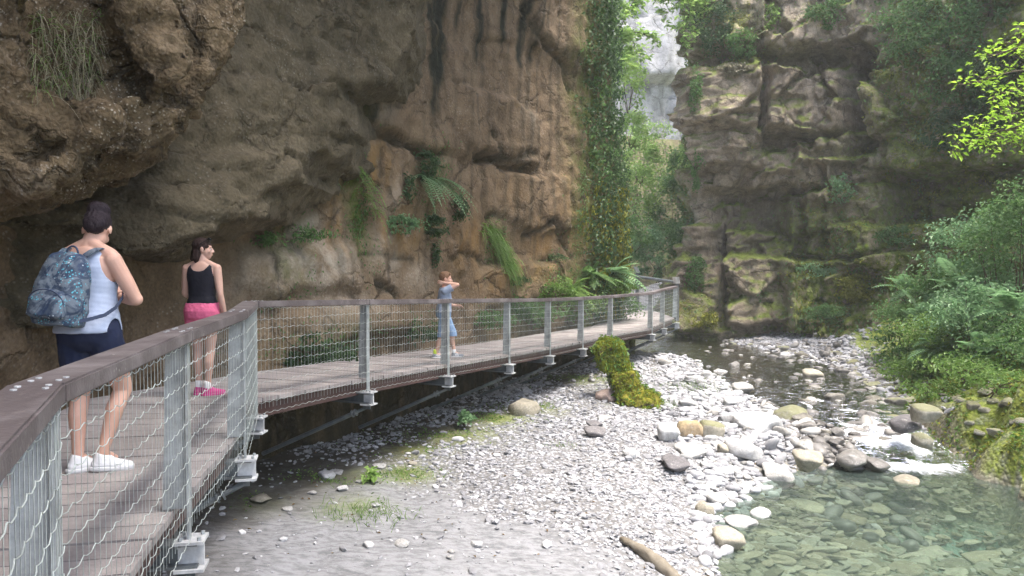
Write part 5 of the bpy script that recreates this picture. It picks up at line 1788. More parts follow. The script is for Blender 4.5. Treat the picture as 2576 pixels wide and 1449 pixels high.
q = np.vstack([in_quad(1500, (1640, 885), (1850, 900), (2080, 1165), (1770, 1160)), in_quad(450, (1650, 940), (1800, 930), (1900, 1100), (1640, 1100)), in_quad(300, (1720, 1140), (1880, 1160), (1890, 1250), (1770, 1330)), in_quad(300, (2030, 1120), (2200, 1120), (2180, 1200), (1990, 1200)), in_quad(420, (2080, 885), (2200, 885), (2350, 1075), (2250, 1080))])
R = np.exp(RNG.normal(math.log(.055), .35, len(q))).clip(.03, .105)
zq = field(GZ2, q[:, 0], q[:, 1]); ok = zq > WATER_Z - .12
tag(pebbles(np.column_stack([q, zq + R * .25])[ok], R[ok], M_PEB, 'cobble_gravel', .6, True), kind='stuff')
q = np.vstack([in_quad(800, (1760, 870), (2150, 885), (2330, 1080), (2020, 1120)), in_quad(120, (2050, 1050), (2250, 1050), (2390, 1180), (2050, 1190)), in_quad(420, (1720, 855), (1930, 868), (2120, 960), (1850, 965))])
R = np.exp(RNG.normal(math.log(.07), .4, len(q))).clip(.035, .15)
zq = field(GZ2, q[:, 0], q[:, 1])
M_WETPEB_ = NT('stream_bed_stones'); t = M_WETPEB_
M_WETPEB = t.done(t.bsdf(t.ramp(t.n('ShaderNodeNewGeometry').outputs['Random Per Island'], [(0, (.07, .065, .06)), (.5, (.16, .15, .14)), (.85, (.26, .25, .23)), (1, (.42, .41, .39))]), .45, spec=.4))
tag(pebbles(np.column_stack([q, zq + R * .35]), R, M_WETPEB, 'stream_gravel', .6, True), kind='stuff')
# shingle on the far shore
N_ = 9000
x = RNG.uniform(7, 11.5, N_); y = RNG.uniform(13, 26.5, N_); z, m_ = field(GZ2, x, y), field(GM2, x, y)
dS2, iS2 = near_stream(np.column_stack([x, y]))
k = (dS2 > SP[iS2, 3] * 1.05) & (RNG.random(N_) > m_ * .97)
R = np.exp(RNG.normal(math.log(.045), .4, N_)).clip(.02, .1)
tag(pebbles(np.column_stack([x, y, z + R * .2])[k], R[k], M_PEB, 'shingle_gravel'), kind='stuff')
# small stones seen through the water on the pool bed
N_ = 9000
x = RNG.uniform(1.5, 7, N_); y = RNG.uniform(6.5, 12.5, N_); z = field(GZ2, x, y)
k = (z < WATER_Z - .04) & (RNG.random(N_) < np.clip(1.3 + (z + 1.85) * 1.1, .1, 1))
R = np.exp(RNG.normal(math.log(.038), .5, N_)).clip(.015, .11)
bt = NT('bed_pebbles')
M_BEDPEB = bt.done(bt.bsdf(bt.ramp(bt.n('ShaderNodeNewGeometry').outputs['Random Per Island'], [(0, (.09, .078, .055)), (.4, (.17, .152, .11)), (.8, (.24, .222, .17)), (1, (.34, .33, .29))]), .8, spec=.2))
tag(pebbles(np.column_stack([x, y, z + R * .1])[k], R[k], M_BEDPEB, 'bed_gravel', .35), kind='stuff')

# ------------------------------------------------------------------ driftwood, stump, cairn
M_LOG = wood_mat('driftwood', (.11, .09, .065), (.20, .17, .125), (.30, .27, .22), (10, 10, 10), .85)
lg = MB()
pts = []
for f, (px, py) in zip(np.linspace(0, 1, 9), [(1558, 1372), (1585, 1382), (1612, 1392), (1640, 1403), (1665, 1414), (1690, 1424), (1715, 1436), (1745, 1450), (1790, 1475)]):
    p = onz(px, py, -1.62); p[2] = gz1(p[0], p[1]) + .035 + .02 * math.sin(f * 7)
    pts.append(p)
_, pts = smooth_path(pts, .025)
lg.tube(list(pts), list(np.interp(np.linspace(0, 1, len(pts)), np.linspace(0, 1, 9), [.02, .045, .058, .062, .07, .066, .075, .08, .075])), 18)
lg_me = lg.mesh('driftwood_log', True)
displace(lg_me, lambda V: .022 * fbm(V / np.array([.12, .12, .05]), 4, .6, 4))
tag(link('driftwood_log', lg_me, M_LOG), 'grey-brown driftwood log lying on the gravel by the pool', 'log')
st_o, SV_, SN_ = slabs('mossy_stump', [
    ([(1506, 885, 15.2), (1518, 866, 15.2), (1540, 860, 15.2), (1564, 870, 15.2), (1576, 895, 15.1), (1580, 935, 15.0), (1584, 965, 15.0), (1552, 965, 15.0), (1538, 935, 15.1), (1512, 912, 15.2)], (0, .5, 0)),
    ([(1540, 940, 14.9), (1592, 940, 14.9), (1610, 975, 14.8), (1660, 1005, 14.6), (1668, 1050, 14.3), (1600, 1050, 14.3), (1570, 1020, 14.6), (1555, 985, 14.8)], (0, .7, 0)),
    ([(1575, 985, 14.7), (1620, 985, 14.6), (1640, 1015, 14.4), (1600, 1025, 14.4), (1570, 1015, 14.6)], (0, .4, 0)),
], M_STUMP, .035, [((.3, .3, .25), .12), ((.12, .12, .1), .05)], kind=None)
tag(st_o, 'moss-covered rock stump in front of the boardwalk edge', 'rock')
p = onz(1488, 960, -1.3); cz = gz1(p[0], p[1])
ca = empty('cairn', (p[0], p[1], cz)); tag(ca, 'tiny cairn of stacked pebbles on the moss left of the stump', 'cairn')
h = 0
for k_, r_ in enumerate((.085, .065, .05, .035)):
    o_ = bpy.data.objects.new('stacked_stone', SHAPES[k_]); COL.objects.link(o_); o_.parent = ca
    o_.material_slots[0].link = 'OBJECT'; o_.material_slots[0].material = M_STONEGREY
    o_.scale = (r_, r_, r_ * .8); o_.location = (0, 0, h + r_ * .4); h += r_ * .75

# ------------------------------------------------------------------ leaves
def leaves(pos, nrm, size, aspect=.55, droop=.4, seed=1, jitter=.7, dirn=None, fold=.15):
    """one bent four-point leaf per position -> V, F (triangles)"""
    r = np.random.default_rng(seed)
    n = len(pos)
    N = nrm + jitter * r.normal(size=(n, 3)); N /= np.linalg.norm(N, axis=1, keepdims=True) + 1e-9
    T = r.normal(size=(n, 3)) if dirn is None else dirn + .35 * r.normal(size=(n, 3))
    T[:, 2] -= droop
    T -= N * (T * N).sum(1, keepdims=True); T /= np.linalg.norm(T, axis=1, keepdims=True) + 1e-9
    B = np.cross(N, T)
    s = np.asarray(size)[:, None] if hasattr(size, '__len__') else np.full((n, 1), size)
    s = s * r.uniform(.65, 1.3, (n, 1))
    a = pos; tip = pos + T * s - N * s * fold
    m1 = pos + T * s * .45 + B * s * aspect * .5 + N * s * fold; m2 = pos + T * s * .45 - B * s * aspect * .5 + N * s * fold
    V = np.stack([a, m1, tip, m2], 1).reshape(-1, 3)
    i = np.arange(n) * 4
    F = np.stack([np.stack([i, i + 1, i + 2], 1), np.stack([i, i + 2, i + 3], 1)], 1).reshape(-1, 3)
    return V, F


def join(parts):
    Vs, Fs, n = [], [], 0
    for V, F in parts:
        Vs.append(V); Fs.append(F + n); n += len(V)
    return np.vstack(Vs), np.vstack(Fs)


G_DARK = leaf_mat('dark_leaves', (.024, .058, .02), (.05, .105, .034), (.095, .16, .055))
G_MID = leaf_mat('green_leaves', (.05, .11, .03), (.10, .20, .055), (.18, .28, .095), trans=.4)
G_BLUE = leaf_mat('bluish_leaves', (.085, .17, .075), (.16, .29, .13), (.28, .42, .21), trans=.4)
G_YEL = leaf_mat('yellow_green_moss', (.11, .125, .018), (.21, .22, .032), (.31, .30, .06), trans=.15, rough=.8, spec=.1)
G_MOSSY = leaf_mat('bright_moss', (.13, .17, .02), (.24, .28, .035), (.34, .37, .06), trans=.2, rough=.8, spec=.1)
G_BRIGHT = leaf_mat('bright_leaves', (.16, .30, .03), (.30, .48, .05), (.44, .60, .10), trans=.5)
G_LIGHT = leaf_mat('light_leaves', (.15, .27, .06), (.27, .41, .11), (.42, .53, .20), trans=.45)
G_DRY = leaf_mat('dry_grass_blades', (.11, .11, .06), (.22, .20, .12), (.34, .31, .22), trans=.1)
G_GRASS = leaf_mat('grass_blades', (.07, .14, .03), (.14, .25, .05), (.23, .33, .09), trans=.4)
M_STEM = wood_mat('brown_stem', (.06, .045, .03), (.11, .085, .055), (.15, .12, .08), (6, 6, 30), .85)


def shrub(name, c, rad, n, size, mat, label, cat='shrub', group=None, seed=0, out=(0, -.4, .6), clumps=26, base=None, aspect=.5, droop=.35, stems=7):
    """leaves gathered in clumps round branch ends, stems running to them"""
    r = np.random.default_rng(seed + 100)
    c = np.array(c, float); rad = np.array(rad, float); out = np.array(out, float)
    base = c - np.array([0, 0, rad[2]]) if base is None else np.array(base, float)
    d = r.normal(size=(clumps, 3)); d /= np.linalg.norm(d, axis=1, keepdims=True)
    d = d + .55 * out; d /= np.linalg.norm(d, axis=1, keepdims=True)
    cc = c + d * rad * r.uniform(.45, 1.0, (clumps, 1)) ** .7
    k = r.integers(clumps, size=n)
    w = r.uniform(.10, .26, clumps)[k][:, None]
    P = cc[k] + r.normal(size=(n, 3)) * rad * w * np.array([1, 1, .7])
    Nn = (P - c) / rad * .6 + out + np.array([0, 0, .4])
    V, F = leaves(P, Nn, size, aspect, droop, seed)
    e = empty(name, tuple(base)); tag(e, label, cat, group)
    keep(link('foliage', np_mesh('foliage', V, F, False), mat), e)
    mb = MB()
    for i in range(min(stems, clumps)):
        a, b = base + r.normal(size=3) * rad * .12, cc[i]
        m = .5 * a + .5 * b + r.normal(size=3) * rad * .12
        mb.tube([a, .5 * a + .5 * m, m, .5 * m + .5 * b, b], [.018 * rad.mean() + .003, .014 * rad.mean() + .003, .011 * rad.mean() + .002, .008 * rad.mean() + .002, .003], 5)
    keep(mb.build('stem', M_STEM, smooth=True), e)
    return e


def frond(p, d0, length, droop, nl, w, r):
    """one fern frond: stalk and paired leaflets"""
    d0 = d0 / np.linalg.norm(d0)
    t = np.linspace(0, 1, nl)
    P = p + d0 * (length * t)[:, None] + np.array([0, 0, -1.0]) * (droop * length * t ** 2)[:, None]
    T = np.gradient(P, axis=0); T /= np.linalg.norm(T, axis=1, keepdims=True)
    S = np.cross(T, [0, 0, 1.0]); S /= np.linalg.norm(S, axis=1, keepdims=True) + 1e-9
    U = np.cross(S, T)
    L = w * np.sin(PI * np.clip(t * .92 + .1, 0, 1)) ** .8 * length
    parts = []
    for sg in (1, -1):
        a = P; tip = P + S * (sg * L)[:, None] + T * (L * .35)[:, None] - U * (L * .18)[:, None]
        h = (length / nl * .42)
        m1 = .55 * a + .45 * tip + T * h + U * h * .3; m2 = .55 * a + .45 * tip - T * h
        V = np.stack([a, m1, tip, m2], 1).reshape(-1, 3); i = np.arange(nl) * 4
        parts.append((V, np.stack([np.stack([i, i + 1, i + 2], 1), np.stack([i, i + 2, i + 3], 1)], 1).reshape(-1, 3)))
    q = .004 + .004 * length
    V = np.concatenate([P - S * q, P + S * q]); i = np.arange(nl - 1)
    parts.append((V, np.concatenate([np.stack([i, i + nl, i + 1], 1), np.stack([i + nl, i + nl + 1, i + 1], 1)])))
    return join(parts)


def fern(name, p, n, length, mat, label, out=(0, -1, .2), spread=1.0, droop=.5, seed=0, nl=16, w=.2, group=None, cat='fern'):
    r = np.random.default_rng(seed + 300)
    out = np.array(out, float)
    parts = []
    for i in range(n):
        d = out + spread * r.normal(size=3) * np.array([1, .6, .6])
        parts.append(frond(np.array(p) + r.normal(size=3) * .05 * length, d, length * r.uniform(.6, 1.1), droop * r.uniform(.6, 1.3), nl, w, r))
    V, F = join(parts)
    o_ = link(name, np_mesh(name, V, F, False), mat)
    tag(o_, label, cat, group)
    return o_


def blades(name, P, D, L, wid, mat, droop=.4, seed=0, nseg=4):
    """grass blades rooted at P, growing along D"""
    r = np.random.default_rng(seed + 500)
    n = len(P)
    L = L * r.uniform(.5, 1.2, (n, 1)); D = D + .4 * r.normal(size=(n, 3)); D /= np.linalg.norm(D, axis=1, keepdims=True)
    S = np.cross(D, r.normal(size=(n, 3))); S /= np.linalg.norm(S, axis=1, keepdims=True)
    rows = []
    for k_ in range(nseg + 1):
        t = k_ / nseg
        c = P + D * L * t + np.array([0, 0, -1.0]) * (droop * L * t * t)
        w_ = wid * (1 - t * .9)
        rows.append(np.stack([c - S * w_, c + S * w_], 1))
    V = np.stack(rows, 1).reshape(-1, 3)
    i = (np.arange(n) * (2 * (nseg + 1)))[:, None] + (2 * np.arange(nseg))[None]
    F = np.stack([i, i + 1, i + 3, i + 2], 2).reshape(-1, 4)
    return link(name, np_mesh(name, V, F, False), mat)


def on_wall(Wl, mask, n, seed=0, lift=.03):
    r = np.random.default_rng(seed)
    p = np.clip(mask, 0, None); p = p / p.sum()
    k = r.choice(len(p), n, p=p)
    return Wl.V[k] + Wl.VN[k] * (lift * r.uniform(0, 1.6, (n, 1))) + r.normal(size=(n, 3)) * .04, Wl.VN[k], k


# ---- left cliff: ivy curtain on the corner, ferns and tufts on the face
W = LW
edge_i = sstep(W.sz(1445, 300)[0], W.sz(1520, 300)[0], W.S + .5 * fbm(W.base / .8, 3, .6, 40)) * (W.S < W.sz(1590, 400)[0] + 4.5) * (W.Z > -.1) * (W.Z < 11)
low = 1 - sstep(1.2, 5.0, W.Z)
P, N, k = on_wall(W, edge_i * (.35 + fbm(W.base / .6, 3, .6, 44) > .05), 26000, 1, .22)
V, F = leaves(P, N, .10, .7, 1.0, 2)
tag(link('ivy', np_mesh('ivy', V, F, False), G_DARK), 'dark green curtain of ivy hanging down the corner of the cliff', 'ivy')
P, N, k = on_wall(W, edge_i * sstep(.0, .35, fbm(W.base / np.array([.5, .5, 1.2]), 3, .6, 45)) * (W.Z < 3.6), 4200, 2, .20)
V, F = leaves(P, N, .13, .28, 1.8, 3)
P2, N2, k2 = on_wall(W, edge_i * sstep(.0, .3, fbm(W.base / .9, 3, .6, 47)), 3500, 3, .26)
V2, F2 = leaves(P2, N2, .11, .6, .8, 4)
tag(link('ivy', np_mesh('ivy', V2, F2, False), G_MID), 'fresh green ivy shoots over the dark curtain on the cliff corner', 'ivy')
tag(link('hanging_moss', np_mesh('hanging_moss', V, F, False), G_YEL), 'yellow-green fringe of moss on the lower corner of the cliff', 'moss')
P, N, k = on_wall(W, W.A['moss'] * (edge_i < .3) * (W.Z > .0) * (W.Z < 4) * sstep(.0, .3, fbm(W.base / .5, 3, .6, 46) + .12), 6500, 4, .05)
V, F = leaves(P, N, .06, .45, 1.2, 5)
tag(link('wall_moss', np_mesh('wall_moss', V, F, False), G_MID), kind='stuff')


def wall_plant(kind, px, py, **kw):
    h_ = hit(px, py)
    p, n = h_[0], h_[1]
    if kind == 'fern':
        return fern(kw.pop('name', 'wall_fern'), p + n * .05, kw.pop('n'), kw.pop('length'), kw.pop('mat', G_BLUE), kw.pop('label'), out=n * 1.0 + np.array(kw.pop('dir', (0, 0, .2))), **kw)
    rad = kw.pop('rad')
    return shrub(kw.pop('name', 'creeping_ivy'), p + n * rad[1] * .35, rad, kw.pop('n'), kw.pop('size'), kw.pop('mat', G_DARK), kw.pop('label'), kw.pop('cat', 'ivy'), out=tuple(n + np.array([0, 0, .25])), base=p - n * .05, **kw)


wall_plant('fern', 1058, 445, n=9, length=.75, label='large fern hanging from the cliff face, its left clump', dir=(-.3, 0, -.1), spread=.45, droop=.9, seed=1, nl=20, w=.16)
wall_plant('fern', 1090, 455, n=13, length=.85, label='large fern arching to the right from the cliff face', dir=(.9, 0, .2), spread=.4, droop=.75, seed=2, nl=20, w=.16)
wall_plant('ivy', 1060, 420, rad=(.32, .14, .30), n=500, size=.075, label='ivy round the top of the large hanging ferns', seed=3)
wall_plant('ivy', 1020, 470, rad=(.14, .1, .28), n=220, size=.07, label='narrow strip of ivy left of the large hanging ferns', seed=33)
wall_plant('ivy', 1140, 520, rad=(.25, .14, .30), n=380, size=.075, label='ivy below the fern that arches right', seed=4)
wall_plant('ivy', 1080, 570, rad=(.32, .14, .22), n=480, size=.075, label='ivy patch hanging below the large ferns', seed=5)
wall_plant('ivy', 990, 565, rad=(.48, .14, .17), n=520, size=.075, mat=G_BLUE, label='bluish ivy patch on a ledge left of the large ferns', seed=6)
wall_plant('ivy', 1085, 640, rad=(.16, .1, .25), n=200, size=.07, label='small trailing ivy low below the large ferns', seed=7)
for j, (px, py) in enumerate([(890, 430), (912, 455), (902, 490), (925, 520)]):
    wall_plant('fern', px, py, n=8, length=.42, mat=G_GRASS, label=['top one', 'second one', 'third one', 'lowest one'][j] + ' of the bright hart\'s-tongue tufts in the green streak of the cliff', spread=.5, droop=1.0, seed=20 + j, nl=10, w=.13, name='wall_fern', group='tufts in the green streak')
wall_plant('fern', 822, 455, n=6, length=.3, mat=G_MID, label='little fern in the shade of the overhang, left of the green streak', spread=.6, droop=.8, seed=25, nl=10)
h_ = hit(1225, 565)
n_ = 520
t_ = RNG.random(n_) ** .8
Pp = np.array([hit(1222 + 62 * a + RNG.normal(0, 9), 565 + 110 * a + RNG.normal(0, 8))[0] for a in t_])
tag(blades('hanging_grass', Pp, np.tile(h_[1] * .8 + np.array([.35, 0, .05]), (n_, 1)), .42, .011, G_GRASS, 1.2, 7), 'bright grass hanging down a crack of the cliff right of the ferns', 'grass tuft')
for j, (px, py, rx, n_, lab) in enumerate([(1290, 705, .35, 380, 'dark ivy on the ledge below the hanging grass'), (1400, 655, .3, 200, 'small dark plants along the upper ledge of the cliff'), (740, 590, .45, 330, 'dark leafy patch in the damp corner below the overhang'), (640, 600, .3, 160, 'small leafy patch beside the girl\'s head height under the overhang')]):
    wall_plant('ivy', px, py, rad=(rx, .14, .13), n=n_, size=.065, label=lab, seed=40 + j, mat=[G_DARK, G_DARK, G_MID, G_MID][j])
wall_plant('ivy', 775, 880, rad=(.70, .25, .30), n=1000, size=.075, mat=G_DARK, label='broad-leaved plant at the wall foot behind the first long panel of mesh', seed=50, cat='plant', name='leafy_plant')
wall_plant('ivy', 800, 895, rad=(.40, .25, .16), n=260, size=.11, mat=G_BLUE, label='pale big-leaved plant at the wall foot behind the first long panel of mesh', seed=51, cat='plant', name='leafy_plant', aspect=.8)
for j, (px, py, rx, rz, n_, m, lab) in enumerate([(1040, 830, .6, .22, 500, G_DARK, 'low dark plants at the wall foot left of the boy'), (1210, 805, .7, .22, 600, G_MID, 'low green plants at the wall foot right of the boy'), (1330, 790, .8, .30, 800, G_MID, 'green plants at the wall foot past the middle of the railing'), (1440, 765, .8, .42, 1000, G_GRASS, 'light green plants at the wall foot near the bend'), (1545, 770, .8, .35, 900, G_MID, 'green plants crowding the deck at the bend'), (1380, 735, .7, .35, 800, G_GRASS, 'yellow-green plants climbing the lower wall left of the ferns'), (1500, 735, .9, .35, 1100, G_GRASS, 'light green plants below the biggest fern of the cliff corner'), (1300, 755, .6, .2, 450, G_MID, 'small green plants low on the wall below the dark ledge ivy')]):
    wall_plant('ivy', px, py, rad=(rx, .3, rz), n=n_, size=.085, mat=m, label=lab, seed=55 + j, cat='plant', name='leafy_plant')
for j, (px, py, ln) in enumerate([(1480, 700, 1.0), (1530, 690, 1.25), (1560, 715, 1.1), (1430, 730, .8)]):
    wall_plant('fern', px, py, n=26, length=ln, mat=[G_MID, G_BLUE, G_BLUE, G_GRASS][j], label=['fern on the cliff corner above the railing, second from the left', 'biggest fern on the cliff corner above the railing', 'fern at the very edge of the cliff corner', 'leftmost fern on the cliff corner above the railing'][j], spread=.75, droop=.55, seed=60 + j, nl=18, w=.2, dir=(0, 0, .5))

# dry grass and roots hanging on the near rock
def near_pt(px, py):
    r_ = Vector(ray(px, py)).normalized()
    dg = bpy.context.evaluated_depsgraph_get()
    ob = bpy.data.objects['near_overhanging_cliff']
    ok, loc, nor, i = ob.ray_cast(Vector(CAM), r_)
    return np.array(loc) if ok else None


bpy.context.view_layer.update()
Pp = [near_pt(80 + 175 * RNG.random() + 0 * j, 25 + 215 * RNG.random()) for j in range(900)]
Pp = [p for p in Pp if p is not None]
Pp = np.array(Pp)
tag(blades('hanging_grass', Pp[:420], np.tile(np.array([.3, -.5, .1]), (420, 1)), .24, .0035, G_DRY, 1.3, 11), 'dry grass hanging from the lit rock above the woman', 'grass tuft')
tag(blades('hanging_grass', Pp[420:640], np.tile(np.array([.3, -.6, .3]), (len(Pp[420:640]), 1)), .17, .0040, G_GRASS, .9, 12), 'green grass sprouting on the lit rock above the woman', 'grass tuft')
rt = MB()
for j in range(16):
    p = near_pt(150 + 70 * RNG.random(), 165 + 70 * RNG.random())
    if p is None: continue
    p = p + np.array([.02, -.03, 0]); L = RNG.uniform(.12, .3)
    pts = [p + np.array([RNG.normal(0, .015) * i, -.02 * i, -L * i / 4]) for i in range(5)]
    rt.tube(pts, [.004, .0035, .003, .0025, .0015], 4)
tag(rt.build('hanging_roots', M_LOG), 'pale thin roots dangling from the lit rock above the woman', 'roots')

# ---- right cliff: moss fuzz, shrubs, ivy
W = RW
up = np.clip(W.VN[:, 2] + .35, 0, 1)
vis = (W.S > 14)
P, N, k = on_wall(W, vis * W.A['moss'] * (.25 + up) * sstep(-.1, .25, fbm(W.base / .5, 3, .6, 50)) * (W.Z < 11), 34000, 6, .05)
V, F = leaves(P, N, .085, .5, .9, 7)
tag(link('cliff_moss', np_mesh('cliff_moss', V, F, False), G_YEL), kind='stuff')
P, N, k = on_wall(W, vis * W.A['moss'] * sstep(-.05, .25, fbm(W.base / .8, 3, .6, 52)) * (W.Z < 12), 20000, 8, .10)
V, F = leaves(P, N, .10, .6, .8, 9)
tag(link('cliff_creepers', np_mesh('cliff_creepers', V, F, False), G_MID), kind='stuff')
for j, (px, py, rx, rz, n_, m, lab) in enumerate([
        (1800, 70, .8, .9, 1500, G_DARK, 'dark shrub on the upper left corner of the far cliff'), (1870, 95, .55, .55, 800, G_MID, 'shrub hanging over the shadowed shelf of the far cliff'), (1925, 45, .35, .45, 420, G_LIGHT, 'yellow-green tuft at the top of the far cliff'),
        (2080, 35, .7, .5, 900, G_MID, 'green shrub at the top of the far cliff right of the yellow tuft'), (1770, 10, .5, .7, 700, G_LIGHT, 'pale green foliage over the top left edge of the far cliff'), (1752, 230, .22, .9, 420, G_MID, 'strip of ivy down the left edge of the far cliff, upper part'), (1748, 420, .22, .8, 400, G_MID, 'strip of ivy down the left edge of the far cliff, lower part'),
        (1850, 180, .65, .22, 500, G_DRY, 'dry grass hanging over the square block of the far cliff'), (2060, 690, .9, .35, 1100, G_BLUE, 'bluish fern-like growth on the ledge above the far cliff foot'), (2190, 720, 1.2, .5, 1500, G_YEL, 'yellowish bush of moss on the right ledge of the far cliff'), (2120, 470, .4, .5, 420, G_BLUE, 'bluish trailing plants in the middle of the far cliff'),
        (2080, 800, .7, .4, 800, G_MID, 'green plants near the foot of the far cliff'), (1765, 690, .5, .7, 800, G_MID, 'bushy plants on the left foot of the far cliff'), (1770, 800, .5, .3, 420, G_YEL, 'ochre moss cushion at the water\'s edge of the far cliff'), (2260, 600, .8, .4, 700, G_MID, 'plants overhanging the dark hollow of the far cliff')]):
    wall_plant('ivy', px, py, rad=(rx, .35, rz), n=n_, size=.11, mat=m, label=lab, seed=80 + j, cat='shrub', name='cliff_shrub')
for j, (px, py, d, rx, rz, n_, m, lab) in enumerate([
        (2330, 60, 21, 1.5, 1.3, 2600, G_MID, 'broad green shrub high on the right cliff beside the gully'), (2480, 40, 18.5, 1.4, 1.3, 2800, G_MID, 'shrub in the top right corner of the cliff'), (2420, 210, 19, 1.3, 1.0, 2200, G_MID, 'green shrub behind the upper bright branches'), (2540, 240, 17, 1.0, 1.2, 1800, G_DARK, 'deep green shrub behind the bright branches at the picture edge'), (2400, 340, 20, 1.1, .7, 1500, G_DARK, 'dark plants hanging below the bright branches')]):
    c = at(px, py, d); h_ = hit(px, py, (RB,))
    c = h_[0] + h_[1] * .35 if h_ else c
    shrub('cliff_shrub', c, (rx, .7, rz), n_, .13, m, lab, 'shrub', seed=100 + j, out=(-.3, -.6, .4), base=c + np.array([.2, .5, -.3]), clumps=40)

# ---- the gorge beyond: light shrubs on both sides of the gap, tree leaning in from above
for j, (px, py, d, rx, rz, n_, m, lab) in enumerate([
        (1585, 200, 30, .6, 1.2, 1100, G_LIGHT, 'bright foliage beyond the ivy corner, topmost one'), (1590, 330, 31, .8, .8, 900, G_LIGHT, 'bright shrub beyond the ivy corner, upper one'), (1605, 480, 32, 1.0, 1.3, 1500, G_LIGHT, 'bright shrub beyond the ivy corner, lower one'), (1590, 580, 29, .7, .8, 900, G_MID, 'green shrub beyond the ivy corner, just over the walkway'), (1690, 520, 33, 1.0, 1.6, 2200, G_MID, 'tall bluish shrub left of the far cliff'), (1660, 640, 30, 1.2, 1.0, 2200, G_BLUE, 'bluish shrub behind the far end of the railing'), (1720, 610, 29.3, .7, .8, 1000, G_MID, 'green shrub against the left foot of the far cliff'), (1670, 420, 36, 1.3, 1.0, 1600, G_LIGHT, 'bright bush on the earth slope in the gap'), (1610, 400, 36, .9, 1.2, 1300, G_LIGHT, 'bright bush beside the ivy corner on the earth slope'), (1715, 440, 34, .7, 1.2, 1200, G_MID, 'green bush against the far cliff on the earth slope'), (1640, 330, 44, 1.5, .5, 700, G_LIGHT, 'pale grassy tuft at the foot of the pale cliff'), (1735, 380, 33, .5, 1.4, 900, G_LIGHT, 'pale climbing plant along the edge of the far cliff')]):
    c = at(px, py, d)
    shrub('gorge_shrub', c, (rx, .8, rz), n_, .15, m, lab, 'shrub', seed=120 + j, out=(-.1, -.5, .5), clumps=30)


def branch_tree(name, base, limbs, spray_n, leaf, mat, label, cat, seed, part='foliage', spread=.35, droop=.5):
    """limbs (lists of points) with side twigs carrying leaves"""
    r = np.random.default_rng(seed)
    mb, P, D = MB(), [], []
    for L, r0 in limbs:
        L = [np.array(q, float) for q in L]
        _, C = smooth_path(L, .12)
        rr_ = np.linspace(r0, r0 * .2, len(C))
        mb.tube(list(C), list(rr_), 6)
        for i in range(len(C)):
            f = i / len(C)
            if f < .25: continue
            for _ in range(2):
                if r.random() > .75: continue
                d = r.normal(size=3) * np.array([1, .8, .55]); d /= np.linalg.norm(d)
                ln = spread * r.uniform(.5, 1.2) * (1.15 - .5 * f)
                e = C[i] + d * ln - np.array([0, 0, droop * ln * .4])
                mb.tube([C[i], .5 * C[i] + .5 * e + np.array([0, 0, .03]), e], [.006, .004, .002], 4)
                n = spray_n
                t = r.random((n, 1))
                P.append(C[i] * (1 - t) + e * t + r.normal(size=(n, 3)) * .04 * (1 + spread)); D.append(np.tile(d, (n, 1)))
    P, D = np.vstack(P), np.vstack(D)
    V, F = leaves(P, np.tile(np.array([0, -.35, 1.0]), (len(P), 1)), leaf, .5, .5, seed, .45, D)
    e = empty(name, tuple(base)); tag(e, label, cat)
    keep(mb.build('branch', M_STEM, smooth=True), e)
    keep(link(part, np_mesh(part, V, F, False), mat), e)
    return e


T0 = at(1535, 110, 27)
branch_tree('leaning_tree', T0, [([at(1500, 140, 26), at(1545, 100, 27), at(1590, 80, 28), at(1660, 100, 28.5)], .05), ([at(1545, 100, 27), at(1575, 40, 27), at(1610, -30, 27)], .035), ([at(1540, 60, 27), at(1545, 0, 27), at(1560, -60, 27)], .03),
                                 ([at(1590, 80, 28), at(1600, 130, 28), at(1625, 150, 28)], .02), ([at(1545, 100, 27), at(1560, 160, 27), at(1570, 200, 27)], .02)], 16, .19, G_LIGHT, 'slender tree with pale leaves leaning into the gap from the ivy corner', 'tree', 5, spread=.55)
branch_tree('overhanging_branch', at(1760, -80, 27), [([at(1800, -120, 27), at(1750, -40, 27), at(1700, 10, 27), at(1665, 50, 27)], .03), ([at(1750, -40, 27), at(1730, 40, 27), at(1720, 110, 27)], .02), ([at(1750, -60, 27), at(1690, -30, 27), at(1640, 0, 27)], .02)], 16, .18, G_LIGHT, 'pale leafy branch drooping into the gap from the top of the far cliff', 'branch', 6, spread=.5)
bl = []
for (x0, y0), (x1, y1), d0, d1 in [((2680, 120), (2470, 150), 11.2, 10.6), ((2690, 180), (2420, 215), 11.2, 10.4), ((2690, 230), (2470, 250), 11.0, 10.5), ((2690, 280), (2400, 330), 11.1, 10.2), ((2700, 310), (2385, 375), 11.0, 10.1), ((2690, 340), (2480, 385), 11.0, 10.5), ((2680, 60), (2540, 110), 11.3, 10.9)]:
    a, b = at(x0, y0, d0), at(x1, y1, d1)
    m = .5 * a + .5 * b + np.array([0, 0, .10])
    bl.append(([a, m, b], .016))
branch_tree('overhanging_branch', at(2700, 250, 11.2), bl, 7, .085, G_BRIGHT, 'bright yellow-green leafy branches reaching in over the right bank', 'branch', 9, spread=.30)

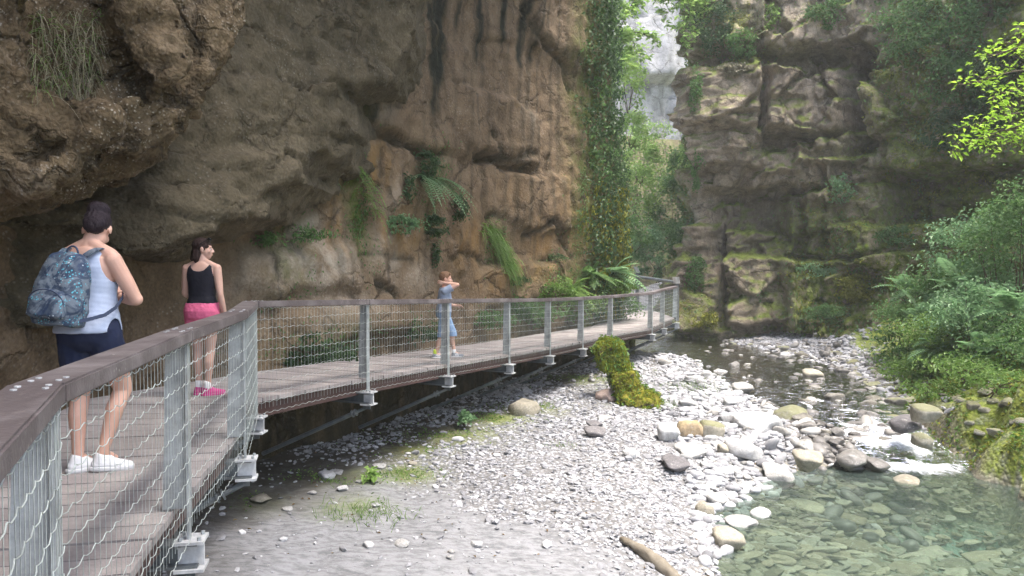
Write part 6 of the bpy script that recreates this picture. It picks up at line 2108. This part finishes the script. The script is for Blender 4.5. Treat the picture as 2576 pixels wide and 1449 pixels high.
# ---- right bank: ferns and bushes, moss on the mound
k0 = 0
for j, (px, py, d, rx, rz, n_, sz, m, lab) in enumerate([
        (2470, 640, 17.5, 1.3, 1.0, 3200, .10, G_BLUE, 'tall bluish bush on the right bank, its crown against the dark hollow'), (2560, 600, 16, 1.0, 1.1, 2600, .10, G_MID, 'tall green bush at the right picture edge'), (2370, 740, 18.5, 1.2, .8, 2600, .10, G_MID, 'green bush sloping down the right bank toward the stream'), (2500, 790, 15.5, 1.2, .8, 2800, .09, G_BLUE, 'dense bluish bush in the middle of the right bank'), (2290, 820, 20, 1.0, .6, 1700, .10, G_MID, 'green bush at the left end of the right bank'),
        (2400, 850, 16.5, 1.1, .6, 2200, .09, G_GRASS, 'low leafy bush above the mossy mound'), (2550, 880, 14, .9, .6, 2000, .08, G_MID, 'low leafy bush right above the mossy mound'), (2270, 900, 19.5, .9, .35, 1100, .09, G_MID, 'low green plants where bank meets shingle'), (2350, 930, 16.5, .9, .35, 1200, .085, G_GRASS, 'light green plants at the shore below the bank'), (2460, 930, 14, .9, .3, 1200, .075, G_GRASS, 'light green ground plants on the crest of the mossy mound'), (2390, 985, 14.2, .7, .22, 900, .07, G_GRASS, 'short fresh green plants spilling down the left flank of the mound'), (2300, 935, 17.4, .7, .25, 800, .08, G_GRASS, 'fresh green plants where the bank meets the cobbles'), (2540, 960, 12.6, .7, .2, 900, .065, G_GRASS, 'short fresh plants on top of the mound at the picture edge')]):
    c = at(px, py, d)
    g0 = gz1(c[0], c[1])
    b_ = np.array([c[0], c[1] + .3, min(g0, c[2] - .3)])
    shrub('bank_bush', c, (rx, .9, rz), n_, sz, m, lab, 'bush', seed=140 + j, out=(-.3, -.5, .7), base=b_, clumps=46, stems=10)
for j, (px, py, d, ln, lab) in enumerate([(2330, 770, 17.6, 1.3, 'arching fern on the right bank nearest the far cliff'), (2300, 700, 19.0, 1.2, 'arching fern high on the left of the right bank'), (2440, 760, 15.8, 1.2, 'arching fern in the middle of the right bank'), (2540, 740, 14.5, 1.1, 'arching fern at the right edge of the bank'), (2360, 850, 16.2, 1.0, 'arching fern low on the right bank'), (2480, 850, 14.2, .9, 'arching fern just above the mossy mound'), (2420, 690, 16.9, 1.2, 'arching fern below the tall bushes')]):
    fern('bank_fern', at(px, py + 40, d), 16, ln, G_BLUE, lab, out=(-.4, -.5, .8), spread=.6, droop=.55, seed=160 + j, nl=20, w=.17)
mx = RNG.uniform(6.5, 11.5, 60000); my = RNG.uniform(8.5, 19, 60000); mm = field(GM2, mx, my); mz = field(GZ2, mx, my)
k = (RNG.random(60000) < mm * sstep(-.25, .2, fbm(np.column_stack([mx, my, 0 * mx]) / .6, 3, .6, 96))) & (mz < 1.2) & (mx / my < .72)
P = np.column_stack([mx, my, mz + .02])[k][:32000]
hm_ = len(P) // 2
V, F = leaves(P[:hm_], np.tile([0, -.2, 1.0], (hm_, 1)), .075, .4, -.5, 16)
tag(link('mound_grass', np_mesh('mound_grass', V, F, False), G_GRASS), kind='stuff')
P = P[hm_:]
V, F = leaves(P, np.tile([0, -.2, 1.0], (len(P), 1)), .07, .5, -.2, 12)
tag(link('mound_moss', np_mesh('mound_moss', V, F, False), G_YEL), kind='stuff')
# moss and grass on the left bank
mx = RNG.uniform(-3.5, 4.5, 60000); my = RNG.uniform(8, 20, 60000); mm = field(GM2, mx, my); mz = field(GZ2, mx, my)
k = RNG.random(60000) < mm ** 1.3 * .95 * sstep(-.2, .15, fbm(np.column_stack([mx, my, 0 * mx]) / .5, 3, .6, 97))
P = np.column_stack([mx, my, mz + .005])[k]
V, F = leaves(P, np.tile([0, -.2, 1.0], (len(P), 1)), .04, .5, -.3, 13)
tag(link('ground_moss', np_mesh('ground_moss', V, F, False), G_GRASS), kind='stuff')
# moss fuzz on the stump
up_ = np.where(SV_[:, 2] > -.72, 1.0, .22)
kk = RNG.choice(len(SV_), 5200, p=up_ / up_.sum())
V, F = leaves(SV_[kk] + SN_[kk] * .03, SN_[kk], .075, .35, 1.2, 14)
o_ = link('moss_cover', np_mesh('moss_cover', V, F, False), G_MOSSY, st_o)
kk = RNG.choice(len(SV_), 700, p=up_ / up_.sum())
V, F = leaves(SV_[kk] + SN_[kk] * .05, SN_[kk], .09, .5, .9, 15)
link('foliage', np_mesh('foliage', V, F, False), G_GRASS, st_o)
for j, (px, py, n_, ln, rr_, m, lab) in enumerate([(925, 1290, 260, .20, .28, G_GRASS, 'wispy grass tuft on the edge of the sand'), (1020, 1195, 140, .16, .2, G_GRASS, 'short grass tuft among rubble below the moss'), (1740, 975, 260, .28, .4, G_GRASS, 'grass growing among the cobbles right of the stump'), (1665, 1020, 200, .26, .3, G_GRASS, 'grass tuft at the right foot of the stump'), (850, 1215, 80, .12, .12, G_GRASS, 'tiny grass tuft among rubble near the boardwalk'), (1410, 1120, 60, .10, .15, G_GRASS, 'sparse sprig of grass on the open gravel'), (1300, 1030, 160, .2, .35, G_GRASS, 'grass beside the big pale brown boulder')]):
    z = -1.4
    for _ in range(4):
        p = onz(px, py, z); z = gz1(p[0], p[1])
    q = np.column_stack([p[0] + RNG.normal(0, rr_, n_), p[1] + RNG.normal(0, rr_ * .7, n_), np.zeros(n_)]); q[:, 2] = field(GZ2, q[:, 0], q[:, 1])
    tag(blades('grass_tuft', q, np.tile([0, 0, 1.0], (n_, 1)), ln, .0035, m, .45, 30 + j), lab, 'grass tuft')
for j, (px, py, n_, rr_, lab) in enumerate([(1170, 1080, 90, .16, 'small pale leafy plant on the moss below the railing'), (928, 1205, 60, .10, 'bright broad-leaved plant among the rubble')]):
    p = onz(px, py, -1.36); c = np.array([p[0], p[1], gz1(p[0], p[1]) + rr_ * .8])
    shrub('leafy_plant', c, (rr_, rr_, rr_), n_, .085, G_LIGHT if j else G_BLUE, lab, 'plant', seed=180 + j, out=(0, -.3, .8), clumps=12, aspect=.7, stems=5)

# dead leaves and bits of twig lying on the bank and in the cracks of the deck edge
G_DEAD = leaf_mat('dead_leaves', (.09, .06, .03), (.17, .115, .055), (.28, .21, .11), trans=.05, rough=.9, spec=.1)
lx = RNG.uniform(-3.2, 4.5, 700); ly = RNG.uniform(7, 17, 700)
lz = field(GZ2, lx, ly)
k = (lz > WATER_Z + .03) & (RNG.random(700) < .35 + .65 * sstep(0, .3, fbm(np.column_stack([lx, ly, 0 * lx]) / .7, 3, .6, 98)))
P = np.column_stack([lx, ly, lz + .012])[k]
V, F = leaves(P, np.tile([0, 0, 1.0], (len(P), 1)), .045, .5, 0, 17, .25)
tag(link('leaf_litter', np_mesh('leaf_litter', V, F, False), G_DEAD), kind='stuff')
# ------------------------------------------------------------------ haze in the gorge, also added to imitate milky lens glare
hz = MB()
hz.box((10, 10, 24), (1, 0, 0), (0, 1, 0), (0, 0, 1), 118, 118, 29.5)
ht = NT('haze_air')
vol = ht.n('ShaderNodeVolumePrincipled', Color=(.92, .96, .96), Density=.0012, Anisotropy=.2)
ht.t.links.new(vol.outputs[0], ht.out.inputs['Volume'])
tag(hz.build('haze', ht.m), kind='stuff')
